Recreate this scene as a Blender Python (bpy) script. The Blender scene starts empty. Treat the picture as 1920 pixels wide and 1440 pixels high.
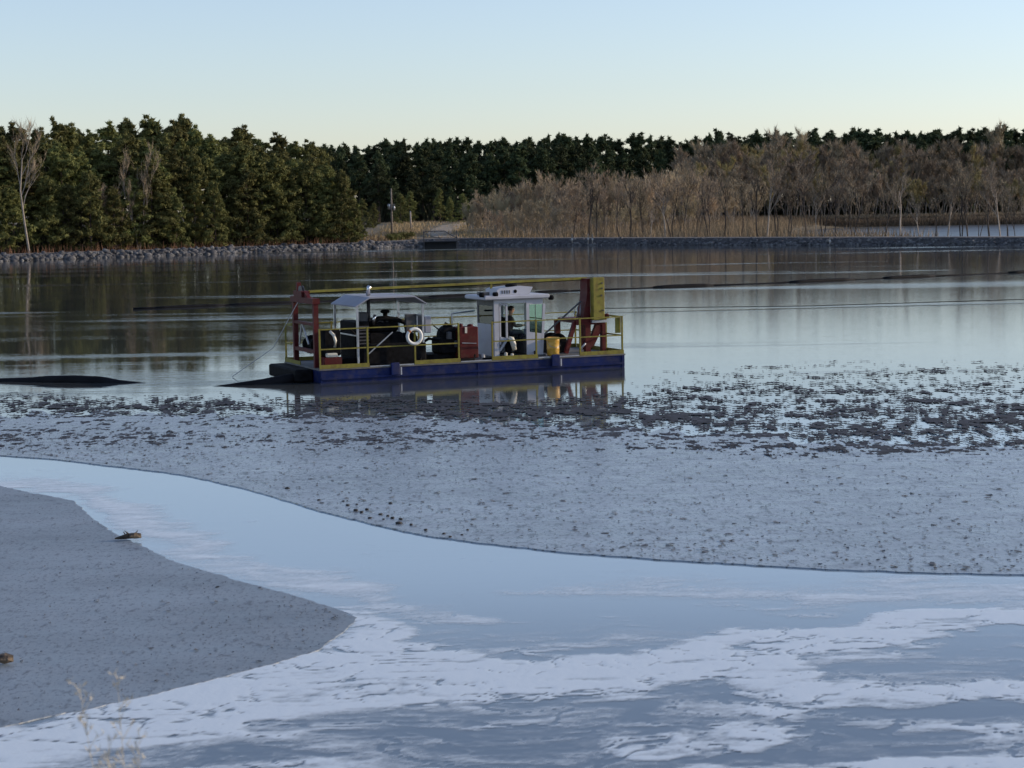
import bpy, math, random
import numpy as np
from mathutils import Vector, Matrix
random.seed(7); RNG = np.random.default_rng(7)
scene = bpy.context.scene
COL = scene.collection

# ------------------------------------------------------------------ camera
F = 3600.0; CAMZ = 5.0                      # focal length in 1920-px units, eye height above the water
PITCH = math.atan(335 / F); ROLL = math.radians(1.0)
fw = np.array([0, math.cos(PITCH), -math.sin(PITCH)]); rt = np.array([1., 0, 0]); up = np.array([0, math.sin(PITCH), math.cos(PITCH)])
CX = rt * math.cos(ROLL) - up * math.sin(ROLL); CY = rt * math.sin(ROLL) + up * math.cos(ROLL)
EYE = np.array([0, 0, CAMZ])
cam = bpy.data.cameras.new('camera'); cam_o = bpy.data.objects.new('camera', cam); COL.objects.link(cam_o)
cam.sensor_width = 36; cam.lens = 36 * F / 1920; cam.clip_end = 8000; cam.clip_start = 0.2
cam.dof.use_dof = True; cam.dof.focus_distance = 56; cam.dof.aperture_fstop = 4.0
m = Matrix.Identity(4)
for i in range(3):
    m[i][0] = CX[i]; m[i][1] = CY[i]; m[i][2] = -fw[i]; m[i][3] = EYE[i]
cam_o.matrix_world = m
scene.camera = cam_o
# ------------------------------------------------------------------ sky, sun, exposure
SUN_EL = math.radians(17); SUN_AZ = math.radians(80)   # azimuth clockwise from +Y: low sun well to the right
world = bpy.data.worlds.new('World'); scene.world = world; world.use_nodes = True
nt = world.node_tree; bg = nt.nodes['Background']
sky = nt.nodes.new('ShaderNodeTexSky'); sky.sky_type = 'NISHITA'; sky.sun_disc = False
sky.sun_elevation = SUN_EL; sky.sun_rotation = SUN_AZ
sky.altitude = 0; sky.air_density = 1.0; sky.dust_density = 0.45; sky.ozone_density = 3.0
wb = nt.nodes.new('ShaderNodeMixRGB'); wb.blend_type = 'MULTIPLY'; wb.inputs[0].default_value = 1; wb.inputs[2].default_value = (1.03, .975, 1.05, 1)
hsv = nt.nodes.new('ShaderNodeHueSaturation'); hsv.inputs['Saturation'].default_value = .82
nt.links.new(sky.outputs[0], wb.inputs[1]); nt.links.new(wb.outputs[0], hsv.inputs['Color']); nt.links.new(hsv.outputs[0], bg.inputs[0]); bg.inputs[1].default_value = 0.15
sl = bpy.data.lights.new('sun', 'SUN'); sl.energy = 2.6; sl.angle = math.radians(0.6); sl.color = (1.0, 0.82, 0.62)
so = bpy.data.objects.new('sun', sl); COL.objects.link(so)
sd = Vector((math.sin(SUN_AZ) * math.cos(SUN_EL), math.cos(SUN_AZ) * math.cos(SUN_EL), math.sin(SUN_EL)))
so.rotation_euler = sd.to_track_quat('Z', 'Y').to_euler()
vs = scene.view_settings
scene.display_settings.display_device = 'sRGB'
vs.view_transform = 'Standard'; vs.look = 'None'; vs.gamma = 1; vs.use_curve_mapping = False; vs.exposure = 0.28

# ------------------------------------------------------------------ helpers
def ray(px, py): return fw * F + CX * (px - 960) - CY * (py - 720)
def at(px, py, z=0.0):
    r = ray(px, py); t = (z - CAMZ) / r[2]; return EYE + r * t
def at_y(px, py, y):
    r = ray(px, py); return EYE + r * (y / r[1])
def proj(x, y, z):
    d = np.stack([x, y, np.asarray(z) - CAMZ], -1); w = d @ fw
    return 960 + F * (d @ CX) / w, 720 - F * (d @ CY) / w

def tag(o, label=None, cat=None, group=None, kind=None):
    if label: o['label'] = label
    if cat: o['category'] = cat
    if group: o['group'] = group
    if kind: o['kind'] = kind
    return o
def mesh_obj(name, verts, faces, mat, parent=None, smooth=False):
    me = bpy.data.meshes.new(name)
    verts = np.asarray(verts, dtype=np.float32).reshape(-1, 3)
    if isinstance(faces, np.ndarray):
        n = faces.shape[0]; k = faces.shape[1]
        me.vertices.add(len(verts)); me.vertices.foreach_set('co', verts.ravel())
        me.loops.add(n * k); me.loops.foreach_set('vertex_index', faces.astype(np.int32).ravel())
        me.polygons.add(n); me.polygons.foreach_set('loop_start', np.arange(0, n * k, k, dtype=np.int32))
        me.update(calc_edges=True)
    else:
        me.from_pydata(verts.tolist(), [], faces)
    if smooth: me.polygons.foreach_set('use_smooth', [True] * len(me.polygons))
    me.materials.append(mat)
    o = bpy.data.objects.new(name, me); COL.objects.link(o)
    if parent: o.parent = parent
    return o
def empty(name, loc=(0, 0, 0), rz=0.0):
    o = bpy.data.objects.new(name, None); COL.objects.link(o); o.location = loc; o.rotation_euler = (0, 0, rz); o.empty_display_size = .3
    return o
def copy_tree(o, parent=None):
    c = o.copy(); COL.objects.link(c); c.parent = parent
    for ch in list(o.children): copy_tree(ch, c)
    return c

class MB:
    def __init__(s): s.v = []; s.f = []
    def add(s, vs, fs):
        b = len(s.v); s.v += [tuple(map(float, p)) for p in vs]; s.f += [tuple(i + b for i in f) for f in fs]; return s
    def box(s, x0, x1, y0, y1, z0, z1, b=0.0):
        if b <= 0:
            vs = [(x, y, z) for z in (z0, z1) for x, y in ((x0, y0), (x1, y0), (x1, y1), (x0, y1))]
            return s.add(vs, [(3, 2, 1, 0), (4, 5, 6, 7), (0, 1, 5, 4), (1, 2, 6, 5), (2, 3, 7, 6), (3, 0, 4, 7)])
        o = lambda i: [(x0 + i + b, y0 + i), (x1 - i - b, y0 + i), (x1 - i, y0 + i + b), (x1 - i, y1 - i - b), (x1 - i - b, y1 - i), (x0 + i + b, y1 - i), (x0 + i, y1 - i - b), (x0 + i, y0 + i + b)]
        rings = [(o(b), z0), (o(0), z0 + b), (o(0), z1 - b), (o(b), z1)]
        vs = [(x, y, z) for r, z in rings for x, y in r]
        fs = [tuple(range(7, -1, -1)), tuple(range(24, 32))]
        for k in range(3):
            for i in range(8): fs.append((k * 8 + i, k * 8 + (i + 1) % 8, k * 8 + 8 + (i + 1) % 8, k * 8 + 8 + i))
        return s.add(vs, fs)
    def tube(s, pts, r, n=8, cap=True):
        pts = [Vector(p) for p in pts]; rs = r if isinstance(r, (list, tuple)) else [r] * len(pts)
        vs = []; fs = []
        d0 = (pts[1] - pts[0]).normalized(); a = Vector((0, 0, 1)) if abs(d0.z) < .9 else Vector((1, 0, 0))
        for i, p in enumerate(pts):
            d = (pts[min(i + 1, len(pts) - 1)] - pts[max(i - 1, 0)]).normalized()
            e1 = d.cross(a).normalized(); e2 = d.cross(e1).normalized()
            for k in range(n):
                t = 2 * math.pi * k / n; vs.append(p + (e1 * math.cos(t) + e2 * math.sin(t)) * rs[i])
        for i in range(len(pts) - 1):
            for k in range(n): fs.append((i * n + k, (i + 1) * n + k, (i + 1) * n + (k + 1) % n, i * n + (k + 1) % n))
        if cap: fs += [tuple(range(n)), tuple(range(len(pts) * n - 1, (len(pts) - 1) * n - 1, -1))]
        return s.add(vs, fs)
    def bar(s, p, q, wx, wz=None):
        """square bar from p to q"""
        wz = wz or wx; p = Vector(p); q = Vector(q); d = (q - p).normalized()
        a = Vector((0, 0, 1)) if abs(d.z) < .9 else Vector((0, 1, 0))
        e1 = d.cross(a).normalized() * wx / 2; e2 = e1.normalized().cross(d) * wz / 2
        vs = [c + sx * e1 + sy * e2 for c in (p, q) for sx, sy in ((-1, -1), (1, -1), (1, 1), (-1, 1))]
        return s.add(vs, [(0, 1, 2, 3), (7, 6, 5, 4), (0, 4, 5, 1), (1, 5, 6, 2), (2, 6, 7, 3), (3, 7, 4, 0)])
    def lathe(s, prof, c=(0, 0, 0), n=20, axis='z'):
        vs = []; fs = []
        for r, z in prof:
            for k in range(n):
                t = 2 * math.pi * k / n; a, b = r * math.cos(t), r * math.sin(t)
                vs.append((c[0] + a, c[1] + b, c[2] + z) if axis == 'z' else (c[0] + z, c[1] + a, c[2] + b) if axis == 'x' else (c[0] + a, c[1] + z, c[2] + b))
        for i in range(len(prof) - 1):
            for k in range(n): fs.append((i * n + k, i * n + (k + 1) % n, (i + 1) * n + (k + 1) % n, (i + 1) * n + k))
        fs += [tuple(range(n - 1, -1, -1)), tuple(range((len(prof) - 1) * n, len(prof) * n))]
        return s.add(vs, fs)
    def prism(s, poly, a, b, axis='y'):
        n = len(poly); P = (lambda u, w, t: (u, t, w)) if axis == 'y' else (lambda u, w, t: (t, u, w)) if axis == 'x' else (lambda u, w, t: (u, w, t))
        vs = [P(u, w, a) for u, w in poly] + [P(u, w, b) for u, w in poly]
        return s.add(vs, [tuple(range(n)), tuple(range(2 * n - 1, n - 1, -1))] + [(i, (i + 1) % n, n + (i + 1) % n, n + i) for i in range(n)])
    def build(s, name, mat, parent=None, smooth=False):
        return mesh_obj(name, s.v, s.f, mat, parent, smooth)

# noise in numpy -----------------------------------------------------------
def _hash(ix, iy, seed):
    n = (ix.astype(np.int64) * 374761393 + iy.astype(np.int64) * 668265263 + seed * 144665) & 0x7fffffff
    n = (n ^ (n >> 13)) * 1274126177 & 0x7fffffff
    return ((n ^ (n >> 16)) & 0xffff) / 65535.0
def vnoise(x, y, seed=0):
    ix = np.floor(x); iy = np.floor(y); fx = x - ix; fy = y - iy
    fx = fx * fx * (3 - 2 * fx); fy = fy * fy * (3 - 2 * fy)
    a = _hash(ix, iy, seed); b = _hash(ix + 1, iy, seed); c = _hash(ix, iy + 1, seed); d = _hash(ix + 1, iy + 1, seed)
    return (a + (b - a) * fx) * (1 - fy) + (c + (d - c) * fx) * fy
def fbm(x, y, seed=0, octv=5, gain=.5):
    s = 0; a = 1; t = 0
    for i in range(octv):
        s = s + a * vnoise(x + 17.3 * i, y - 9.1 * i, seed + i); t += a; a *= gain; x = x * 2.03; y = y * 2.03
    return s / t
def sstep(a, b, x):
    t = np.clip((x - a) / (b - a), 0, 1); return t * t * (3 - 2 * t)

# materials ------------------------------------------------------------------
def mat(name, col, rough=.6, metal=0.0, var=0.0, vscale=8.0, bump=0.0, bscale=30.0, rand=0.0, spec=.5, dirt=None, dscale=3.0, damt=.5, hue=0.0):
    m = bpy.data.materials.new(name); m.use_nodes = True; t = m.node_tree; N = t.nodes; Lk = t.links
    p = N['Principled BSDF']; p.inputs['Roughness'].default_value = rough; p.inputs['Metallic'].default_value = metal
    p.inputs['Specular IOR Level'].default_value = spec
    p.inputs['Base Color'].default_value = (*col, 1)
    tc = N.new('ShaderNodeTexCoord'); out = None
    if var > 0:
        n = N.new('ShaderNodeTexNoise'); n.inputs['Scale'].default_value = vscale; n.inputs['Detail'].default_value = 5; Lk.new(tc.outputs['Object'], n.inputs['Vector'])
        r = N.new('ShaderNodeMapRange'); r.inputs[1].default_value = .3; r.inputs[2].default_value = .7; r.inputs[3].default_value = 1 - var; r.inputs[4].default_value = 1 + var; Lk.new(n.outputs[0], r.inputs[0])
        h = N.new('ShaderNodeHueSaturation'); h.inputs['Color'].default_value = (*col, 1); Lk.new(r.outputs[0], h.inputs['Value']); out = h.outputs[0]
    if rand > 0:
        oi = N.new('ShaderNodeObjectInfo')
        r = N.new('ShaderNodeMapRange'); r.inputs[3].default_value = 1 - rand; r.inputs[4].default_value = 1 + rand; Lk.new(oi.outputs['Random'], r.inputs[0])
        h = N.new('ShaderNodeHueSaturation'); h.inputs['Color'].default_value = (*col, 1)
        if out: Lk.new(out, h.inputs['Color'])
        Lk.new(r.outputs[0], h.inputs['Value'])
        if hue:
            mu = N.new('ShaderNodeMath'); mu.operation = 'MULTIPLY'; mu.inputs[1].default_value = 7.31; Lk.new(oi.outputs['Random'], mu.inputs[0])
            fr = N.new('ShaderNodeMath'); fr.operation = 'FRACT'; Lk.new(mu.outputs[0], fr.inputs[0])
            r2 = N.new('ShaderNodeMapRange'); r2.inputs[3].default_value = .5 - hue; r2.inputs[4].default_value = .5 + hue; Lk.new(fr.outputs[0], r2.inputs[0]); Lk.new(r2.outputs[0], h.inputs['Hue'])
        out = h.outputs[0]
    if dirt:
        n = N.new('ShaderNodeTexNoise'); n.inputs['Scale'].default_value = dscale; n.inputs['Detail'].default_value = 7; n.inputs['Roughness'].default_value = .65; Lk.new(tc.outputs['Object'], n.inputs['Vector'])
        r = N.new('ShaderNodeMapRange'); r.inputs[1].default_value = .45; r.inputs[2].default_value = .75; r.inputs[4].default_value = damt; Lk.new(n.outputs[0], r.inputs[0])
        mx = N.new('ShaderNodeMixRGB'); mx.inputs[1].default_value = (*col, 1); mx.inputs[2].default_value = (*dirt, 1)
        if out: Lk.new(out, mx.inputs[1])
        Lk.new(r.outputs[0], mx.inputs[0]); out = mx.outputs[0]
    if out: Lk.new(out, p.inputs['Base Color'])
    if bump > 0:
        n = N.new('ShaderNodeTexNoise'); n.inputs['Scale'].default_value = bscale; n.inputs['Detail'].default_value = 6; Lk.new(tc.outputs['Object'], n.inputs['Vector'])
        b = N.new('ShaderNodeBump'); b.inputs['Strength'].default_value = bump; b.inputs['Distance'].default_value = .05; Lk.new(n.outputs[0], b.inputs['Height']); Lk.new(b.outputs[0], p.inputs['Normal'])
    return m

# ------------------------------------------------------------------ water material
def water_material():
    m = bpy.data.materials.new('pond_water'); m.use_nodes = True; t = m.node_tree; N = t.nodes; L = t.links
    p = N['Principled BSDF']; p.inputs['IOR'].default_value = 1.48
    g = N.new('ShaderNodeNewGeometry'); sx = N.new('ShaderNodeSeparateXYZ'); L.new(g.outputs['Position'], sx.inputs[0])
    def noise(scale, stretch, detail=3, rough=.5):
        mp = N.new('ShaderNodeMapping'); mp.inputs['Scale'].default_value = stretch; L.new(g.outputs['Position'], mp.inputs[0])
        n = N.new('ShaderNodeTexNoise'); n.inputs['Scale'].default_value = scale; n.inputs['Detail'].default_value = detail; n.inputs['Roughness'].default_value = rough; L.new(mp.outputs[0], n.inputs['Vector']); return n.outputs[0]
    def mr(v, a, b, c, d, smooth=True):
        r = N.new('ShaderNodeMapRange'); r.interpolation_type = 'SMOOTHSTEP' if smooth else 'LINEAR'
        for i, q in zip((1, 2, 3, 4), (a, b, c, d)): r.inputs[i].default_value = q
        L.new(v, r.inputs[0]); return r.outputs[0]
    def mth(op, a, b=None):
        n = N.new('ShaderNodeMath'); n.operation = op
        for i, q in enumerate((a, b)):
            if q is None: continue
            if isinstance(q, (int, float)): n.inputs[i].default_value = q
            else: L.new(q, n.inputs[i])
        return n.outputs[0]
    # wind bands lie across the pond: long in x, short in y, drifting a little
    band = mr(noise(1.0, (.010, .070, 1), 4, .6), .53, .66, 0, 1)
    patch = mr(noise(1.0, (.05, .16, 1), 4, .6), .42, .62, 0, 1)
    far = mr(sx.outputs[1], 46, 60, 0, 1)
    # shallow water over pale silt near the bank is milky, the deep pond is dark
    nearc = N.new('ShaderNodeMixRGB'); nearc.inputs[1].default_value = (.105, .14, .175, 1); nearc.inputs[2].default_value = (.37, .47, .53, 1); L.new(mr(sx.outputs[1], 17.5, 27, 0, 1), nearc.inputs[0])
    cm = N.new('ShaderNodeMixRGB'); L.new(nearc.outputs[0], cm.inputs[1]); cm.inputs[2].default_value = (.055, .06, .06, 1); L.new(mr(sx.outputs[1], 34, 56, 0, 1), cm.inputs[0]); L.new(cm.outputs[0], p.inputs['Base Color'])
    right = mth('MULTIPLY', mr(sx.outputs[0], -4, 8, 0, 1), mr(sx.outputs[1], 130, 175, 1, .35))
    backw = mth('MULTIPLY', mr(sx.outputs[1], 236, 246, 0, 1), mr(sx.outputs[0], 10, 20, 0, 1))
    wind = mth('MULTIPLY', far, mth('MAXIMUM', mth('MAXIMUM', band, mth('MULTIPLY', right, .30)), mth('MULTIPLY', patch, .22)))
    rough = mth('ADD', .012, mth('ADD', mth('MULTIPLY', wind, .12), mth('ADD', mth('MULTIPLY', backw, .25), mth('MULTIPLY', mth('MULTIPLY', right, far), .015)))); L.new(rough, p.inputs['Roughness'])
    rip = noise(1.0, (.55, 3.6, 1), 4, .6)
    b = N.new('ShaderNodeBump'); b.inputs['Distance'].default_value = .05
    L.new(mth('ADD', .03, mth('MULTIPLY', wind, mth('SUBTRACT', .40, mth('MULTIPLY', right, .28)))), b.inputs['Strength']); L.new(rip, b.inputs['Height']); L.new(b.outputs[0], p.inputs['Normal'])
    return m
M = {}
M['water'] = water_material()

# ------------------------------------------------------------------ the ground
POND = [(-260, 25), (-120, 150), (-54.4, 205.2), (-35, 221.5), (-16.8, 236.9), (-12, 242.5), (-6.2, 248.6), (25, 221.2), (52.5, 197), (130, 129), (260, 20), (260, 13.5), (-260, 13.5)]
BACK = [(40, 252), (60, 203.5), (140, 134), (300, 30), (420, 300), (200, 348), (95, 346), (62, 346), (52, 322), (45, 285)]
def poly_sd(x, y, poly):
    """signed distance, negative inside"""
    d = np.full(x.shape, 1e9); ins = np.zeros(x.shape, bool); n = len(poly)
    for i in range(n):
        ax, ay = poly[i]; bx, by = poly[(i + 1) % n]; ex, ey = bx - ax, by - ay
        t = np.clip(((x - ax) * ex + (y - ay) * ey) / (ex * ex + ey * ey), 0, 1)
        d = np.minimum(d, np.hypot(x - ax - t * ex, y - ay - t * ey))
        with np.errstate(divide='ignore', invalid='ignore'):
            c = ((ay > y) != (by > y)) & (x < (bx - ax) * (y - ay) / (by - ay + 1e-12) + ax)
        ins ^= c
    return np.where(ins, -d, d)
def ground_z(x, y):
    x = np.asarray(x, float); y = np.asarray(y, float)
    base = .55 + 1.75 * sstep(236, 335, y) * sstep(60, -10, x - .05 * (y - 240)) + .5 * sstep(345, 420, y)
    base = base + .25 * (fbm(x * .06, y * .06, 3) - .5)
    sp = poly_sd(x, y, POND); sb = poly_sd(x, y, BACK)
    z = base * sstep(0.5, 9, sb) + (-.1) * (1 - sstep(.5, 9, sb))
    z = np.where(sb < .5, -np.clip(.3 - sb * .3, 0, 1.5), z)
    z = np.where(sp < 3, np.where(sp < 0, -1.5, -.6), z)
    z = np.where(y < 60, np.where(np.abs(x) < 255, np.clip((14 - y) * .243, -1.5, 3.4), 3.0), z)
    return z
def axis(lo, hi, step, far, n=22):
    a = np.arange(lo, hi + step, step); q = np.geomspace(step, far, n)
    return np.concatenate([(lo - q)[::-1], a, hi + q])
gx = axis(-130, 190, 2.5, 4000); gy = axis(-10, 460, 2.5, 5000)
GX, GY = np.meshgrid(gx, gy); GZ = ground_z(GX, GY)
nx, ny = len(gx), len(gy)
idx = np.arange(nx * ny).reshape(ny, nx)
fq = np.stack([idx[:-1, :-1], idx[:-1, 1:], idx[1:, 1:], idx[1:, :-1]], -1).reshape(-1, 4)
M['ground'] = mat('dry_winter_ground', (.16, .125, .075), .9, var=.35, vscale=.35, bump=.5, bscale=3, dirt=(.07, .075, .03), dscale=.12, damt=.7)
g = mesh_obj('ground', np.stack([GX, GY, GZ], -1), fq, M['ground'], smooth=True); tag(g, kind='structure')
w = MB().add([(-900, 12, 0), (900, 12, 0), (900, 900, 0), (-900, 900, 0)], [(0, 1, 2, 3)]).build('water', M['water']); tag(w, kind='structure')

# ------------------------------------------------------------------ rock banks: swept profile + riprap
M['bank'] = mat('bank_gravel', (.21, .19, .17), .95, var=.35, vscale=1.2, bump=.6, bscale=6, dirt=(.17, .12, .07), dscale=.4, damt=.6)
M['slope'] = mat('shaded_bank_slope', (.055, .05, .048), .95, var=.4, vscale=1.5, bump=.5, bscale=8)  # dam face shade put into the colour of both bank slopes; crest stays lighter
M['rock'] = mat('riprap_stone', (.05, .05, .055), .85, var=.75, vscale=1.1, bump=.5, bscale=9, dirt=(.34, .33, .31), dscale=1.6, damt=.75)
def densify(pl, step):
    out = []
    for (ax, ay), (bx, by) in zip(pl[:-1], pl[1:]):
        n = max(1, int(math.hypot(bx - ax, by - ay) / step))
        out += [(ax + (bx - ax) * i / n, ay + (by - ay) * i / n) for i in range(n)]
    return out + [pl[-1]]
def bank(name, pl, crest, side, prof, label, cat):
    P = densify(pl, 1.2); vs = []; fs = []; n = len(prof)
    for i, (x, y) in enumerate(P):
        a = P[max(i - 1, 0)]; b = P[min(i + 1, len(P) - 1)]
        dx, dy = b[0] - a[0], b[1] - a[1]; l = math.hypot(dx, dy); nx_, ny_ = -dy / l * side, dx / l * side
        h = crest(i / (len(P) - 1))
        for o, zf in prof:
            j = random.uniform(-.05, .05)
            vs.append((x + nx_ * (o + j), y + ny_ * (o + j), zf * h if zf >= 0 else zf))
    for i in range(len(P) - 1):
        for k in range(n - 1): fs.append((i * n + k, (i + 1) * n + k, (i + 1) * n + k + 1, i * n + k + 1))
    o = mesh_obj(name, vs, fs, M['bank'], smooth=False); o.data.materials.append(M['slope'])
    o.data.polygons.foreach_set('material_index', [0 if i % (n - 1) >= 4 else 1 for i in range(len(fs))]); return tag(o, kind='structure'), P
PROF = [(-3.2, -1.6), (-.15, 0.0), (.5, .42), (1.3, .93), (1.7, 1.0), (4.6, 1.0), (5.4, .96), (9.5, -.35)]
LB = [(-150, 123), (-54.4, 205.2), (-35, 221.5), (-16.8, 236.9), (-12, 242.5), (-8.6, 246.2)]
RB = [(-9.4, 245.3), (-6.2, 248.6), (25, 221.2), (52.5, 197), (110, 146.5)]
bank_l, PL = bank('rock_bank', LB, lambda t: .68 + .14 * max(0, (t - .9) / .1), 1, PROF, '', '')
bank_r, PR = bank('earth_dam', RB, lambda t: .86 - .04 * t, 1, PROF, '', '')
ICO_V, ICO_F = None, None
def ico():
    t = (1 + 5 ** .5) / 2
    v = np.array([(-1, t, 0), (1, t, 0), (-1, -t, 0), (1, -t, 0), (0, -1, t), (0, 1, t), (0, -1, -t), (0, 1, -t), (t, 0, -1), (t, 0, 1), (-t, 0, -1), (-t, 0, 1)]) / math.sqrt(1 + t * t)
    f = np.array([(0, 11, 5), (0, 5, 1), (0, 1, 7), (0, 7, 10), (0, 10, 11), (1, 5, 9), (5, 11, 4), (11, 10, 2), (10, 7, 6), (7, 1, 8), (3, 9, 4), (3, 4, 2), (3, 2, 6), (3, 6, 8), (3, 8, 9), (4, 9, 5), (2, 4, 11), (6, 2, 10), (8, 6, 7), (9, 8, 1)])
    return v, f
ICO_V, ICO_F = ico()
def rocks(name, P, crest, count, smin, smax, parent):
    V_, F_ = [], []
    for i in range(count):
        t = random.random() ** .9; k = t * (len(P) - 1.001); a = P[int(k)]; b = P[int(k) + 1]; f = k - int(k)
        x, y = a[0] + (b[0] - a[0]) * f, a[1] + (b[1] - a[1]) * f
        l = math.hypot(b[0] - a[0], b[1] - a[1]); nx_, ny_ = -(b[1] - a[1]) / l, (b[0] - a[0]) / l
        o = random.uniform(-.35, 1.3); h = crest * min(1, max(0, (o + .15) / 1.5))
        s = random.uniform(smin, smax) * random.choice((1, 1, .7, .5, 1.5))
        v = ICO_V * (RNG.uniform(.6, 1.15, (12, 1))) * np.array([random.uniform(.8, 1.3), random.uniform(.8, 1.2), random.uniform(.55, .95)]) * s
        r = random.uniform(0, 6.28); c, sn = math.cos(r), math.sin(r)
        v = v @ np.array([[c, sn, 0], [-sn, c, 0], [0, 0, 1]])
        V_.append(v + np.array([x + nx_ * o, y + ny_ * o, h])); F_.append(ICO_F + 12 * i)
    o = mesh_obj(name, np.concatenate(V_), np.concatenate(F_), M['rock'], parent); return tag(o, kind='stuff')
rocks('riprap', [p for p in PL if p[0] > -75], .66, 1700, .20, .40, bank_l)
rocks('riprap', [p for p in PR if p[0] < 66], .70, 2600, .12, .25, bank_r)

# gravel road climbing away from the dam corner
M['road'] = mat('gravel_track', (.30, .245, .175), .95, var=.3, vscale=.8, bump=.4, bscale=8)
rp = [(-6.8, 253, 1.6), (-8.6, 261, 1.6), (-10, 273, 1.7), (-10.0, 288, 1.8), (-9.0, 305, 1.9), (-6, 322, 2.0), (4, 332, 2.2)]
vs, fs = [], []
for i, (x, y, hw) in enumerate(rp):
    for s in (-1, -.5, 0, .5, 1):
        xx = x + s * hw; vs.append((xx, y, float(ground_z(np.array([xx]), np.array([y]))[0]) + .06 + .05 * (1 - abs(s))))
for i in range(len(rp) - 1):
    for k in range(4): fs.append((i * 5 + k, i * 5 + k + 1, i * 5 + 6 + k, i * 5 + 5 + k))
tag(mesh_obj('gravel_road', vs, fs, M['road'], smooth=True), kind='structure')

# ------------------------------------------------------------------ foreground: silt flats
def poly_from_px(pts, z=0.0, step=.12, jit=.02, seed=1, big=0.0, bigsc=.5):
    W = [at(*p, 0)[:2] for p in pts]; W.append(W[0]); D = densify([tuple(p) for p in W], step)[:-1]
    D = np.array(D); n1 = fbm(D[:, 0] * 6, D[:, 1] * 6, seed, 3) - .5; n2 = fbm(D[:, 0] * bigsc * 4, D[:, 1] * bigsc, seed + 9, 4) - .5
    D[:, 1] += n1 * jit * 4 + n2 * big; D[:, 0] += (fbm(D[:, 0] * 6 + 40, D[:, 1] * 6, seed, 3) - .5) * jit * 2
    return D
def flat_material(name, col, dark, speck_scale, speck_lo, speck_amt, rough, sa=.15):
    m = bpy.data.materials.new(name); m.use_nodes = True; t = m.node_tree; N = t.nodes; L = t.links
    p = N['Principled BSDF']; p.inputs['Roughness'].default_value = rough; p.inputs['IOR'].default_value = 1.45
    g = N.new('ShaderNodeNewGeometry')
    def noise(stretch, detail, r=.55):
        mp = N.new('ShaderNodeMapping'); mp.inputs['Scale'].default_value = stretch; L.new(g.outputs['Position'], mp.inputs[0])
        n = N.new('ShaderNodeTexNoise'); n.inputs['Scale'].default_value = 1; n.inputs['Detail'].default_value = detail; n.inputs['Roughness'].default_value = r; L.new(mp.outputs[0], n.inputs['Vector']); return n.outputs[0]
    def mr(v, a, b, c, d):
        r = N.new('ShaderNodeMapRange')
        for i, q in zip((1, 2, 3, 4), (a, b, c, d)): r.inputs[i].default_value = q
        L.new(v, r.inputs[0]); return r.outputs[0]
    sp = noise((speck_scale, speck_scale * .38, 1), 4, .6); bigp = noise((.25, .5, 1), 5, .6); mid = noise((1.6, 2.2, 1), 5, .65)
    stk = noise((.7, 5.5, 1), 5, .65); sp2 = noise((speck_scale * 2.3, speck_scale * 1.2, 1), 3, .6)
    c1 = N.new('ShaderNodeMixRGB'); c1.inputs[1].default_value = (*col, 1); c1.inputs[2].default_value = (*dark, 1)
    mxs = N.new('ShaderNodeMath'); mxs.operation = 'MAXIMUM'; L.new(mr(sp, speck_lo + .03, speck_lo + .12, 0, speck_amt), mxs.inputs[0]); L.new(mr(sp2, speck_lo + .02, speck_lo + .1, 0, speck_amt), mxs.inputs[1]); L.new(mxs.outputs[0], c1.inputs[0])
    hs = N.new('ShaderNodeHueSaturation'); L.new(c1.outputs[0], hs.inputs['Color'])
    mu = N.new('ShaderNodeMath'); mu.operation = 'MULTIPLY'; L.new(mr(bigp, .35, .65, .86, 1.14), mu.inputs[0]); L.new(mr(mid, .3, .7, .85, 1.15), mu.inputs[1]); mu2 = N.new('ShaderNodeMath'); mu2.operation = 'MULTIPLY'; L.new(mu.outputs[0], mu2.inputs[0]); L.new(mr(stk, .35, .65, 1 - sa, 1 + sa), mu2.inputs[1]); L.new(mu2.outputs[0], hs.inputs['Value'])
    L.new(hs.outputs[0], p.inputs['Base Color'])
    L.new(mr(mid, .35, .65, rough * .75, rough * 1.3), p.inputs['Roughness'])
    b = N.new('ShaderNodeBump'); b.inputs['Strength'].default_value = .35; b.inputs['Distance'].default_value = .02; L.new(sp, b.inputs['Height']); L.new(b.outputs[0], p.inputs['Normal'])
    return m
M['silt_far'] = flat_material('wet_silt_crust', (.26, .30, .335), (.035, .035, .04), 6, .53, .85, .27)
M['silt_near'] = flat_material('dark_wet_silt', (.22, .26, .295), (.05, .052, .06), 9, .54, .6, .45, .05)
def flat(name, D, zt, mt):
    n = len(D); c = D.mean(0)
    # shrink towards the inside for a bevelled lip
    nxt = np.roll(D, -1, 0); prv = np.roll(D, 1, 0); tn = nxt - prv; tn /= np.linalg.norm(tn, axis=1)[:, None] + 1e-9
    area = .5 * np.sum(D[:, 0] * nxt[:, 1] - nxt[:, 0] * D[:, 1]); s = 1 if area > 0 else -1
    nin = np.stack([-tn[:, 1], tn[:, 0]], 1) * s; I = D + nin * np.where(D[:, 1] > 38.5, .002, .014)[:, None]
    vs = np.concatenate([np.c_[D, np.full(n, -.03)], np.c_[I, np.full(n, zt)]])
    fs = [(i, (i + 1) % n, n + (i + 1) % n, n + i) if s > 0 else (i, n + i, n + (i + 1) % n, (i + 1) % n) for i in range(n)]
    top = tuple(range(n, 2 * n)) if s > 0 else tuple(range(2 * n - 1, n - 1, -1))
    return tag(mesh_obj(name, vs, fs + [top], mt), kind='structure')
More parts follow.
